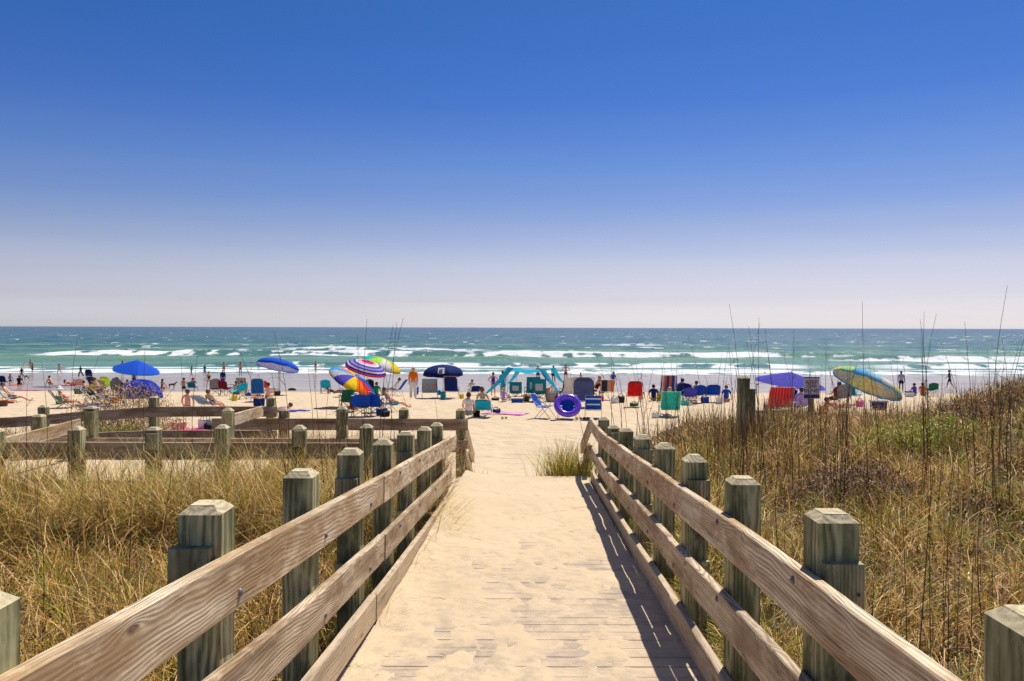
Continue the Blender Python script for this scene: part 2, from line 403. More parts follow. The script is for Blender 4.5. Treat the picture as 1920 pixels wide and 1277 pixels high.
xs_c = np.concatenate([-np.flip(np.geomspace(12, 220, 60)), np.arange(-11.9, 11.95, .12), np.geomspace(12, 220, 60)])
X, Y = np.meshgrid(xs_c, ys, indexing='ij')
Z = ground_z(X, Y)
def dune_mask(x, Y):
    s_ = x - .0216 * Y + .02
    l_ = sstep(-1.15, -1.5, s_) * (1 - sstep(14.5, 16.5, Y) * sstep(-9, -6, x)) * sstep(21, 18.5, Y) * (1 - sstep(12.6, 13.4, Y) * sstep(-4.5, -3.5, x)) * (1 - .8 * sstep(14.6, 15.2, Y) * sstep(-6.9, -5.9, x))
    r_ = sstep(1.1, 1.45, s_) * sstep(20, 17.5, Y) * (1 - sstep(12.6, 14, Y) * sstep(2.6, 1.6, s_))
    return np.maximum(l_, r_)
beach = np_mesh('beach', np.stack([X, Y, Z], -1).reshape(-1, 3), grid_quads(len(xs_c), len(ys)), M_BEACH, {'litter': dune_mask(X, Y).ravel()}, smooth=True)
tag(beach, 'pale dry sand beach running from the walkway down to the wet shore', 'beach', kind='structure')
_gy = np.linspace(20, 110, 1800); _gp = HY + F * (CZ - beach_z(_gy)) / _gy
def ground_at(px, py):
    py = py - hrow(px) + HY
    """where a row of the photograph meets the open beach"""
    Yh = float(np.interp(-py, -_gp, _gy)); x = (px - 960) * Yh / F
    return x, Yh, float(ground_z(x, Yh))

# ---------------------------------------------------------------- sea
SEA_Z = -4.32
def build_sea():
    pxs = np.arange(-420, 2360, 3.2)
    rows = np.concatenate([np.arange(706, 650, -.32), np.arange(650, 624, -.28), np.arange(624, 612.7, -.28), [612.5, 612.32]])
    Yr = F * (CZ - SEA_Z) / (rows - HY)
    PX, YY = np.meshgrid(pxs, Yr, indexing='ij'); XX = (PX - 960) * YY / F
    # shoreline wanders
    wob = (fbm(XX * .018, XX * 0 + 3.3, 21, 3) - .5)
    Yn = YY + wob * 16
    def crest(y0, amp, wid, seed, cut=.5, sharp=9.0, wy=10):
        c = y0 + (fbm(XX * .012 + seed, XX * 0 + seed, 30 + seed, 3) - .5) * wy * 2
        k = sstep(cut - .07, cut + .07, fbm(XX * .016 + seed * 3.1, XX * 0 + seed * 1.7, 40 + seed, 3))
        d = Yn - c
        prof = np.where(d < 0, np.exp(-(d / (wid * .55)) ** 2), np.exp(-(d / (wid * 1.5)) ** 2))
        return prof * amp, d, k
    H = np.zeros_like(YY); foam = np.zeros_like(YY); green = np.zeros_like(YY)
    fine = fbm(XX * .45, YY * .22, 50, 4); med = fbm(XX * .09, YY * .10, 55, 4); big = fbm(XX * .022, YY * .03, 58, 3); streak = fbm(XX * .06, Yn * .35, 52, 4)
    # surf on the sand: thin sheets of foam, then the white line, then broken bore
    foam = np.maximum(foam, sstep(.50, .60, fine * .45 + streak * .55 + .20 * np.exp(-((Yn - 98) / 3) ** 2) - .02) * sstep(88, 93, Yn) * sstep(118, 108, Yn) * .6)
    foam = np.maximum(foam, sstep(99, 103, Yn + med * 8) * sstep(121, 115, Yn + med * 10) * sstep(.43, .58, fine * .35 + streak * .65 + .16 * np.exp(-((Yn - 114) / 4) ** 2) + .13 * np.exp(-((Yn - 104) / 3) ** 2)) * .95)
    foam = np.maximum(foam, sstep(.40, .54, fine * .35 + streak * .65) * sstep(97, 101, Yn + med * 3) * sstep(116, 110, Yn) * .9)
    for (y0, amp, wid, seed, cut, fo) in ((121, .50, 3.5, 1, .44, 1), (140, .95, 4.5, 2, .60, 1.0), (168, .95, 5, 3, .50, 1.0),
                                          (205, .6, 7, 4, .62, .7), (262, .5, 9, 5, .70, .6), (185, .4, 4, 9, .60, .6)):
        h, d, k = crest(y0, amp, wid, seed, cut)
        H += h * (.35 + .65 * k)
        front = sstep(-wid * 1.5, -wid * .8, d) * sstep(wid * .5, wid * .05, d)
        rag = sstep(.22, .45, fine * .45 + med * .55)
        foam = np.maximum(foam, front * k * fo * sstep(.40, .56, fine * .5 + streak * .5))
        back = sstep(-wid * .1, wid * .4, d) * sstep(wid * 2.8, wid * .8, d) * sstep(.53, .66, fine * .6 + streak * .4)
        foam = np.maximum(foam, back * k * .6 * fo)
        green = np.maximum(green, sstep(-wid * 1.5, -wid * .2, d) * sstep(wid * .4, 0, d) * (1 - k))
    # open water chop
    cx = XX * .12; cy = YY * .22
    chop = (fbm(cx, cy, 60, 4) - .5) * 1.0 * sstep(110, 190, YY) + (fbm(XX * .03, YY * .06, 64, 3) - .5) * 1.3 * sstep(160, 420, YY)
    chop *= sstep(6000, 2500, YY) * .9 + .1
    H += chop
    caps_glint = .62 * sstep(.755, .80, fbm(XX * .22, YY * .085, 70, 3) + .05 * sstep(.45, .6, big) + .035 * sstep(-.2, .6, XX / YY)) * sstep(150, 230, YY) * sstep(1600, 500, YY)  # whitecaps plus sun sparkle painted in as foam, denser to the right
    foam = np.maximum(foam, caps_glint * .9)
    H = H * sstep(97, 122, YY)
    shallow = sstep(260, 112, YY)
    V = np.stack([XX, YY, SEA_Z + H], -1).reshape(-1, 3)
    m = NT('sea_water'); g = m.n('NewGeometry'); P = g.outputs['Position']
    fa = m.n('Attribute', attribute_name='foam'); ga = m.n('Attribute', attribute_name='green'); sa = m.n('Attribute', attribute_name='shallow')
    sp = m.n('SeparateXYZ'); m.l(P, sp.inputs[0])
    patch = m.noise(m.mapv(P, (.011, .05, 1)), 1.0, 4, .6)
    deep = m.ramp(m.math('MULTIPLY', sp.outputs[1], .001), [(.12, (.058, .185, .155)), (.25, (.036, .145, .135)), (.6, (.026, .120, .125)), (1.0, (.018, .085, .105))])
    c = m.mix(m.ramp(patch, [(.4, (0, 0, 0)), (.62, (.5, .5, .5))]), deep, (.016, .085, .10))
    c = m.mix(m.math('MULTIPLY', sa.outputs['Fac'], .55), c, (.12, .27, .215))
    c = m.mix(m.math('MULTIPLY', ga.outputs['Fac'], .7), c, (.20, .38, .13))
    n1 = m.noise(m.mapv(P, (1.3, 1.0, 1)), 1.0, 4, .6)
    f = m.math('ADD', fa.outputs['Fac'], m.math('MULTIPLY', m.math('SUBTRACT', n1, .5), .5))
    ff = m.ramp(f, [(.28, (0, 0, 0)), (.75, (1, 1, 1))])
    c = m.mix(ff, c, (.80, .82, .84)); m.col(c)
    m.l(m.math('ADD', .20, m.math('MULTIPLY', ff, .6)), m.b.inputs['Roughness'])
    m.l(m.math('SUBTRACT', .11, m.math('MULTIPLY', ff, .05)), m.b.inputs['Specular IOR Level'])
    b1 = m.noise(m.mapv(P, (.5, .9, 1)), 1.0, 5, .65); b2 = m.noise(m.mapv(P, (2.2, 3.4, 1)), 1.0, 3, .6)
    hh = m.math('ADD', m.math('MULTIPLY', b1, 1.0), m.math('MULTIPLY', b2, .3))
    m.bump(hh, .9, .75)
    o = np_mesh('sea', V, grid_quads(len(pxs), len(Yr)), m.m, {'foam': foam.ravel(), 'green': green.ravel(), 'shallow': shallow.ravel()}, smooth=True)
    tag(o, 'teal ocean with white breakers reaching to the horizon', 'sea', kind='structure')
build_sea()

# ---------------------------------------------------------------- walkway planks and the sand blown over them
XL, XR = -.97, .92           # inner faces of the rails
mb = MB(); yb = -2.2; k = 0
while yb < 12.2:
    xc = yaw(yb + .07); L = XR - XL + .32; off = (random.uniform(-40, 40), random.uniform(-.4, .4), random.uniform(.02, .3))
    w = .139; ch = .004; jit = random.uniform(-.0015, .0015)
    prof = [(-w / 2, -.036), (w / 2, -.036), (w / 2, -ch), (w / 2 - ch, 0), (-w / 2 + ch, 0), (-w / 2, -ch)]
    vs = []; bc = []
    for xe in (XL - .14 + xc, XR + .14 + xc):
        for (a, b) in prof:
            yy = yb + .07 + a; vs.append((xe, yy, deck_z(yy) + b + jit)); bc.append((xe + off[0], a + off[1], b + off[2]))
    mb.add(vs, [(i, (i + 1) % 6, 6 + (i + 1) % 6, 6 + i) for i in range(6)] + [(5, 4, 3, 2, 1, 0), (6, 7, 8, 9, 10, 11)], 0, bc)
    yb += .145; k += 1
o = mb.build('boardwalk', M_DECK); tag(o, 'grey plank boardwalk sloping down to the beach', 'boardwalk', kind='structure')
mb = MB()
for sx in (XL - .10, (XL + XR) / 2, XR + .08):
    mb.sweep([(sx + yaw(y), y, deck_z(y) - .14) for y in (-2.2, 5, 12.2)], .095, .022)
mb.sweep([(XL - .12 + yaw(12.2), 12.24, deck_z(12.2) - .13), (XR + .12 + yaw(12.2), 12.24, deck_z(12.2) - .13)], .10, .02, side=Vector((0, 1, 0)))
o = mb.build('boardwalk_joists', M_KICK); tag(o, 'timber joists under the boardwalk', 'boardwalk', kind='structure')

xs = np.arange(XL + .002, XR - .02, .0125); yy = np.arange(1.0, 12.32, .014)
XX, YY = np.meshgrid(xs, yy, indexing='ij')
t = (XX - XL) / (XR - XL)
cover = -1.15 + .21 * (YY - 3.2) + .30 * (1 - t) - .42 * sstep(.62, 1.0, t) * sstep(9.5, 4, YY)
blot = fbm(XX * 4.2, YY * 3.0, 80, 4); fin = fbm(XX * 17, YY * 15, 84, 3)
h = (cover - .42) * .014 + (blot - .44) * .044 + (fin - .5) * .012
def print_(cx, cy, a, L=.27):
    ca, sa = math.cos(a), math.sin(a); u = (XX - cx) * ca + (YY - cy) * sa; v = -(XX - cx) * sa + (YY - cy) * ca
    return np.exp(-((u / .052) ** 2 + (v / (L * .46)) ** 2) ** 2)
for i in range(110):
    cy = 2.5 + 9.6 * random.random() ** 1.1
    p = print_(random.uniform(-.6, .75), cy, random.gauss(0, .25)); h -= p * .010
    h += .003 * np.exp(-((p - .35) / .2) ** 2)
edge = np.exp(-((t) / .05) ** 2) * (.012 + .03 * sstep(5, 9, YY)) + np.exp(-((1 - t) / .03) ** 2) * .006
drift = .05 * sstep(.35, 0, t) * sstep(6.2, 10.5, YY) + .015 * sstep(6.5, 11, YY)
h = h + edge + drift
h = np.minimum(h, .016 + drift + edge) ; h = np.maximum(h, np.where((t > .80) & (YY < 6), -.03, -.006))
hz = -SL * YY + h
over = sstep(12.19, 12.30, YY); hz = hz * (1 - over) + (hz - .05) * over * 1.0 + 0
o = np_mesh('walkway_sand', np.stack([XX + yaw(YY), YY, hz], -1).reshape(-1, 3), grid_quads(len(xs), len(yy)), M_SAND, smooth=True)
tag(o, 'blown sand with footprints lying over the boardwalk planks', 'sand', kind='stuff')

# ================================================================ fences
def add_post(parent, x, y, zb, zt, block=None, blockz=(), w=.14, rot=0, lab=None, inner=0):
    """square post with a bevelled cap; block = outward side of the scarf blocks facing the viewer"""
    mb = MB(); h = w / 2; off = (random.uniform(-40, 40), random.uniform(-.03, .03), random.uniform(-.03, .03)); c = .004; bv = .032
    def ring(r, z, cc):
        return [(-r + cc, -r, z), (r - cc, -r, z), (r, -r + cc, z), (r, r - cc, z), (r - cc, r, z), (-r + cc, r, z), (-r, r - cc, z), (-r, -r + cc, z)]
    tilt = (random.uniform(-.005, .005), random.uniform(-.005, .005)); bv = random.uniform(.024, .042); zt = zt + random.uniform(-.008, .008)
    R_ = [ring(h, zb, c), ring(h, zt - bv, c), ring(h - bv * .95, zt - .004, c * .7), ring(h - bv * 1.05, zt, c * .6)]
    vs = [p for r in R_ for p in r]; n = 8
    fs = [(i * n + k, i * n + (k + 1) % n, (i + 1) * n + (k + 1) % n, (i + 1) * n + k) for i in range(3) for k in range(n)]
    fs += [tuple(range(n - 1, -1, -1)), tuple(3 * n + k for k in range(n))]
    cr_, sr = math.cos(rot), math.sin(rot)
    pv = [(x + p[0] * cr_ - p[1] * sr + tilt[0] * (p[2] - zb), y + p[0] * sr + p[1] * cr_ + tilt[1] * (p[2] - zb), p[2]) for p in vs]
    mb.add(pv, fs, 0, [(p[2] + off[0], p[0] + off[1], p[1] + off[2]) for p in vs])
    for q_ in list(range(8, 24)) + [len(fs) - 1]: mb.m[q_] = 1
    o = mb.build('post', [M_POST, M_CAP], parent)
    if lab: o['label'] = lab
    for (bz0, bz1, bx) in blockz:
        b = MB(); oo = (random.uniform(-40, 40), random.uniform(-.3, .3), random.uniform(-.3, .3))
        bw = .066; th = .020
        R2 = [(-bw, -th), (bw, -th), (bw, th), (-bw, th)]
        vs2 = []; bc2 = []
        for z in (bz0, bz1):
            for (a, q) in R2:
                vs2.append((x + bx + a, y - h - th - .001 + q, z)); bc2.append((z + oo[0], a + oo[1], q + oo[2]))
        b.add(vs2, [(0, 1, 5, 4), (1, 2, 6, 5), (2, 3, 7, 6), (3, 0, 4, 7), (3, 2, 1, 0), (4, 5, 6, 7)], 0, bc2)
        for sx_ in (-.045, .045):
            b.lathe([(0, 0), (.006, 0), (.006, .004), (.003, .005), (0, .003)], 8, 1, (x + bx + sx_, y - h - 2 * th - .001, (bz0 + bz1) / 2 + random.uniform(-.01, .01)), M=Matrix.Rotation(R(90), 3, 'X'))
        b.build('block', [M_BLOCK, M_RUST], o)
    return o
def bolt(mb, p, d, r=.014, mi=1):
    M = Vector((0, 0, 1)).rotation_difference(Vector(d)).to_matrix()
    mb.lathe([(0, .010), (r * .5, .009), (r, .004), (r * 1.1, 0), (r * 1.1, -.004)], 10, mi, p, M=M)

def rail_pts(side, pts):
    """photograph points (column, top row, bottom row) on a rail's inner face -> (Y, top z, bottom z)"""
    Xo = XL if side < 0 else XR; out = []
    for (px, t_, b_) in pts:
        Yd = F * abs(Xo) / abs(px - 992); zt = CZ - (t_ - HY) * Yd / F; zb = CZ - (b_ - HY) * Yd / F
        out.append((Yd, zt, zb))
    return sorted(out)
def interp_rail(P, Y):
    ys_ = [p[0] for p in P]
    return float(np.interp(Y, ys_, [p[1] for p in P]))
def ext(P):
    """carry a rail on behind the viewer at its own slope"""
    (y0, t0, b0), (y1, t1, b1) = P[0], P[1]; s_ = (t1 - t0) / (y1 - y0)
    return [(-2.0, t0 + s_ * (-2.0 - y0), 0)] + P
TOP = {-1: ext([(2.07, .884, 0), (2.76, .828, 0), (5.30, .600, 0), (7.6, .41, 0), (10.63, .156, 0)]),
       1: ext([(1.73, .823, 0), (2.43, .786, 0), (3.18, .742, 0), (5.30, .590, 0), (6.95, .475, 0), (9.66, .285, 0), (10.4, .255, 0), (11.95, .235, 0)])}
MID = {-1: ext([(2.5, .495, 0), (3.25, .405, 0), (5.11, .215, 0), (7.4, .02, 0), (9.97, -.178, 0)]),
       1: ext([(2.73, .40, 0), (5.02, .225, 0), (6.95, .093, 0), (9.39, -.106, 0), (11.6, -.16, 0)])}
KICK = {-1: ext([(3.5, .03, 0), (5.04, -.11, 0), (7.6, -.33, 0), (10.4, -.47, 0)]),
        1: ext([(3.96, -.083, 0), (4.99, -.135, 0), (5.9, -.19, 0), (7.96, -.34, 0), (11.74, -.53, 0)])}
CUT = {(-1, 'TOP'): [-2.0, 1.45, 5.30, 10.63], (-1, 'MID'): [-2.0, 2.3, 5.35, 9.97], (-1, 'KICK'): [-2.0, 1.6, 5.05, 10.4],
       (1, 'TOP'): [-2.0, 1.1, 5.30, 11.95], (1, 'MID'): [-2.0, 2.2, 5.25, 11.6], (1, 'KICK'): [-2.0, 1.2, 6.0, 11.8]}
TH = .024
def walkway_fence(side):
    lab = 'long weathered post-and-rail fence along the %s edge of the sandy boardwalk' % ('left' if side < 0 else 'right')
    root = empty('rail_fence', (0, 0, 0), 0, lab, 'fence')
    Xi = XL if side < 0 else XR; sg = side
    for key, P, hh, nm in (('TOP', TOP[side], .184, 'top_rail'), ('MID', MID[side], .176, 'middle_rail'), ('KICK', KICK[side], .17, 'kick_board')):
        cuts = CUT[(side, key)]
        for a, b in zip(cuts[:-1], cuts[1:]):
            yq = np.arange(a + .002, b - .05, .35).tolist() + [b - .002]
            pts = [(Xi + sg * (TH + random.uniform(0, .002)) + yaw(y) + .004 * math.sin(y * 1.7 + a), y, interp_rail(P, y) - hh / 2) for y in yq]
            mb = MB(); mb.sweep(pts, hh / 2, TH, .006)
            if nm != 'kick_board':
                for yp in POSTS[side]:
                    if a < yp < b - .1:
                        for dz in ((-.04, .05)[int(yp * 7) % 2], ):
                            bolt(mb, (Xi + yaw(yp) + .004 * math.sin(yp * 1.7 + a), yp, interp_rail(P, yp) - hh / 2 + dz), (-sg, 0, 0))
            mb.build(nm, [M_RAIL if nm == 'top_rail' else (M_RAIL2 if nm == 'middle_rail' else M_KICK), M_STEEL], root)
    for i, yp in enumerate(POSTS[side]):
        blk = i % 2 == PAR[side]
        xp = Xi + sg * (2 * TH + .072) + yaw(yp)
        zt = PTOP[side][i]
        zb = float(ground_z(xp, yp)) - .5
        rt = interp_rail(TOP[side], yp); rm = interp_rail(MID[side], yp)
        bz = ()
        if blk: bz = ((rt - .165, rt + .045, sg * .012), (rm - .25, rm - .07, sg * .012))
        add_post(root, xp, yp, zb, zt, blockz=bz)
    return root
# post depths measured from their widths; tops from their rows
def ptop(side, rows):
    return [CZ - (r - HY) * y / F for r, y in zip(rows, POSTS[side])]
POSTS = {-1: [.42, 1.52, 2.66, 3.76, 4.86, 5.95, 7.05, 8.2, 9.35], 1: [.45, 1.60, 2.74, 3.86, 4.98, 6.1, 7.25, 8.4, 9.6, 10.9]}
PTOP = {-1: ptop(-1, [2900, 1125, 937, 878, 842, 823, 808, 798, 791]), 1: ptop(1, [2900, 1150, 950, 890, 850, 828, 812, 801, 794, 779])}
PTOP[-1][0] = 1.22; PTOP[1][0] = 1.15
PAR = {-1: 0, 1: 0}
fence_L = walkway_fence(-1); fence_R = walkway_fence(1)

# ---- short falling rails beside the steps at the seaward end
def end_rails(side, y0, z0, z1, root, x_off=0.0):
    Xi = (XL if side < 0 else XR) + side * (TH + x_off)
    for dz, hh in ((0, .184), (-.42, .14)):
        mb = MB(); mb.sweep([(Xi + yaw(y), y, z + dz - hh / 2) for y, z in ((y0, z0), (y0 + 1.15, z0 + (z1 - z0) * .55), (y0 + 2.1, z1))], hh / 2, TH, .006)
        mb.build('stair_rail', M_RAIL2, root)
    for yp in (y0 + 1.95,):
        zt = z0 + (z1 - z0) * (yp - y0) / 2.1 - .02
        add_post(root, Xi + side * .095 + yaw(yp), yp, -1.9, zt)
end_rails(1, 11.97, .235, -.46, fence_R)

# ---- switchback ramp at the left: three rows of fence and the sanded landing between them
def row_fence(name, lab, Yr, x0, x1, ztop, zmid, posts, ptops, blocks=(), hh=.184, zlow=None, parent=None, front=True):
    root = parent or empty(name, (0, 0, 0), 0, lab, 'fence')
    for (zf, h_, nm) in ((ztop, hh, 'top_rail'), (zmid, .14, 'middle_rail')) + (((zlow, .17, 'kick_board'),) if zlow is not None else ()):
        if zf is None: continue
        segs = np.linspace(x0, x1, max(2, int((x1 - x0) / 3) + 1))
        for a, b in zip(segs[:-1], segs[1:]):
            q = np.linspace(a + .002, b - .002, 4)
            mb = MB(); mb.sweep([(x, Yr + random.uniform(-.002, .002), zf(x) - h_ / 2) for x in q], h_ / 2, .019, .005, side=Vector((0, 1, 0)))
            for x in posts:
                if a < x < b and front: bolt(mb, (x, Yr - .019, zf(x) - h_ / 2 + .02), (0, -1, 0), .012)
            mb.build(nm, [M_RAIL2, M_STEEL], root)
    sgn = 1 if front else -1
    for i, (x, zt) in enumerate(zip(posts, ptops)):
        bz = ()
        if i in blocks: bz = ((zt - .24, zt - .06, .03),)
        add_post(root, x, Yr + sgn * .091, float(ground_z(x, Yr)) - .4, zt, blockz=bz)
    return root
def xs_at(cols, Y): return [(c - 960) * Y / F for c in cols]
def zrow(r, Y): return CZ - (r - HY) * Y / F
# near row: posts stand in front of the boards
YD = 9.1
pd = xs_at([-262, -130, 3, 153, 295, 423, 566, 690], YD)
row_fence('rail_fence', 'weathered fence in the dune grass, nearest row of the ramp at left', YD, (-330 - 960) * YD / F, (705 - 960) * YD / F,
          lambda x: zrow(829, YD), lambda x: zrow(900, YD), pd, [zrow(r, YD - .09) for r in (803, 803, 803, 800, 801, 797, 795, 795)], blocks=(4, 6), front=False)
# second row just behind, seen as thin lit edges above
YE = 10.9
pe = xs_at([-150, 66, 165, 423, 640], YE)
ze = lambda x: zrow(821, YE)
rE = row_fence('rail_fence', 'low fence on the far side of the ramp landing, behind the nearest row', YE, (-220 - 960) * YE / F, (860 - 960) * YE / F,
          ze, None, pe, [zrow(r, YE) for r in (800, 778, 764, 765, 763)], blocks=(2, 3, 4))
# diagonal ramp rails running up between the rows
def slope_rail(root, pts, hh=.17):
    mb = MB(); P = [W(*p) for p in pts]; d = (P[-1] - P[0]); side = Vector((-d.y, d.x, 0)).normalized()
    mb.sweep([p - Vector((0, 0, hh / 2)) for p in P], hh / 2, .019, .006, side=side); mb.build('ramp_rail', M_RAIL, root)
slope_rail(rE, [(8, 820, 9.35), (80, 803, 10.0), (150, 785, 10.75)], .17)
slope_rail(rE, [(437, 776, 11.05), (492, 761, 13.0)], .17)
# long row at the seaward end of the walkway, joining its corner post
YC = 12.45
zc = lambda x: zrow(783.5, YC)
rC = row_fence('rail_fence', 'straight fence running left from the seaward corner of the boardwalk', YC, (398 - 960) * YC / F, (878 - 960) * YC / F,
          zc, lambda x: zrow(823, YC), xs_at([533, 757, 864], YC + .09), [zrow(r, YC + .09) for r in (765, 762, 763)], blocks=())
end_rails(-1, 12.5, zrow(783, 12.5), -.72, rC, .03)
# far row with the step in its top line
YA = 14.2
def za(x):
    px = 960 + x * F / YA
    return zrow(float(np.interp(px, [-200, 0, 150, 300, 540], [795, 785, 772, 761, 761.5])), YA)
row_fence('rail_fence', 'farthest ramp fence at left with its top board stepping down, bushes below it', YA, (-200 - 960) * YA / F, (520 - 960) * YA / F,
          za, lambda x: zrow(float(np.interp(960 + x * F / YA, [0, 150, 300, 540], [818, 812, 806, 806])), YA), xs_at([-120, 82, 290, 508], YA + .09), [zrow(r, YA) for r in (775, 760, 743, 743)])
# landing of the ramp
mb = MB(); xq = (-330 - 960) * 10 / F
while xq < -3.0:
    mb.sweep([(xq, YD + .25, -.24), (xq, YE - .05, -.24)], .018, .069, .004, side=Vector((1, 0, 0))); xq += .145
o = mb.build('ramp_landing', M_DECK); tag(o, 'plank ramp landing between the two near fence rows at left', 'ramp landing', kind='structure')
xs = np.arange(-9.0, -3.0, .05); yy = np.arange(YD + .22, YE - .03, .05)
XX, YY = np.meshgrid(xs, yy, indexing='ij')
hz = -.222 + .028 * fbm(XX * 2, YY * 2, 90, 3) + .012 * fbm(XX * 9, YY * 9, 92, 2) - .014
o = np_mesh('landing_sand', np.stack([XX, YY, hz], -1).reshape(-1, 3), grid_quads(len(xs), len(yy)), M_SAND, smooth=True)
tag(o, 'blown sand covering the ramp landing at left', 'sand', kind='stuff')
# ================================================================ dune grass
def blades(P, h, az, lean, curl, w, col, seg=4, wob=.0, tipc=None):
    n = len(P); t = np.linspace(0, 1, seg + 1); V = np.zeros((n, seg + 1, 2, 3)); pos = P.copy()
    fa = az + PI / 2 + RNG.normal(0, .5, n); wx, wy = np.cos(fa), np.sin(fa); a = az.copy()
    for i in range(seg + 1):
        ww = w * (1 - t[i] ** 1.6 * .85) * .5
        V[:, i, 0, 0] = pos[:, 0] - wx * ww; V[:, i, 0, 1] = pos[:, 1] - wy * ww; V[:, i, 0, 2] = pos[:, 2]
        V[:, i, 1, 0] = pos[:, 0] + wx * ww; V[:, i, 1, 1] = pos[:, 1] + wy * ww; V[:, i, 1, 2] = pos[:, 2]
        th = lean + curl * (t[i] ** 1.1); st_ = h / seg; a = a + RNG.normal(0, 1, n) * wob
        pos = pos + np.stack([np.cos(a) * np.sin(th) * st_, np.sin(a) * np.sin(th) * st_, np.cos(th) * st_], 1)
    idx = (np.arange(n) * (seg + 1) * 2)[:, None]
    q = np.concatenate([np.stack([idx[:, 0] + 2 * i, idx[:, 0] + 2 * i + 1, idx[:, 0] + 2 * i + 3, idx[:, 0] + 2 * i + 2], 1) for i in range(seg)])
    cc = np.repeat(col[:, None, :], (seg + 1) * 2, 1)
    if tipc is not None:
        k = np.repeat(t, 2)[None, :, None] ** 2; cc = cc * (1 - k) + tipc[:, None, :] * k
    return V.reshape(-1, 3), q, cc.reshape(-1, 3)
def merge(parts):
    Vs, Qs, Cs, b = [], [], [], 0
    for v, q, c in parts: Vs.append(v); Qs.append(q + b); Cs.append(c); b += len(v)
    return np.concatenate(Vs), np.concatenate(Qs), np.concatenate(Cs)
gm = NT('dune_grass_blades'); at_ = gm.n('Attribute', attribute_name='tint')
gm.col(at_.outputs['Color']); gm.set(.55, .25)
tr = gm.n('BsdfTranslucent'); ms = gm.n('MixShader'); ms.inputs[0].default_value = .2
gm.l(at_.outputs['Color'], tr.inputs[0]); gm.l(gm.b.outputs[0], ms.inputs[1]); gm.l(tr.outputs[0], ms.inputs[2]); gm.l(ms.outputs[0], gm.out.inputs[0])
M_GRASS = gm.m
PAL = {'straw': (.66, .45, .14), 'pale': (.95, .72, .35), 'brown': (.23, .12, .045), 'grey': (.46, .32, .235), 'olive': (.37, .33, .035),
       'green': (.15, .23, .035), 'lime': (.30, .40, .03), 'dark': (.07, .045, .028), 'rust': (.30, .14, .06)}
def pick(n, names, p):
    k = RNG.choice(len(names), n, p=np.array(p) / sum(p)); c = np.array([PAL[q] for q in names])[k]
    return c * RNG.uniform(.75, 1.25, (n, 1)) * RNG.uniform(.93, 1.07, (n, 3))
def scatter(n, side, y0, y1, pw=1.25, x0=None, x1=None):
    """more, finer blades near the walkway's near end; thinner cover farther off"""
    out = []; tot = 0
    while tot < n:
        m_ = n * 3; Yq = y0 + (y1 - y0) * RNG.random(m_) ** pw
        if side < 0: px = RNG.uniform(-380, 1000, m_)
        else: px = RNG.uniform(960, 2380, m_)
        x = (px - 960) * Yq / F; s_ = x - .0216 * Yq + .02
        k = dune_mask(x, Yq) > RNG.random(m_) * .9 + .05
        if side < 0: k &= (s_ < -1.16) & ~((Yq > YD - .02) & (Yq < YE + .25) & ((x < -2.95) | (Yq > YE - .1))) & ~((Yq > YC - .05) & (Yq < YC + .2)) & ~((Yq > YA - .1) & (Yq < YA + .2))
        else: k &= s_ > 1.10
        k &= RNG.random(m_) < .10 + 1.3 * sstep(.36, .60, fbm(x * 2.3, Yq * 2.3, 200, 3))
        q = np.stack([x[k], Yq[k]], 1); out.append(q); tot += len(q)
    q = np.concatenate(out)[:n]
    return np.concatenate([q, ground_z(q[:, 0], q[:, 1])[:, None] - .02], 1)
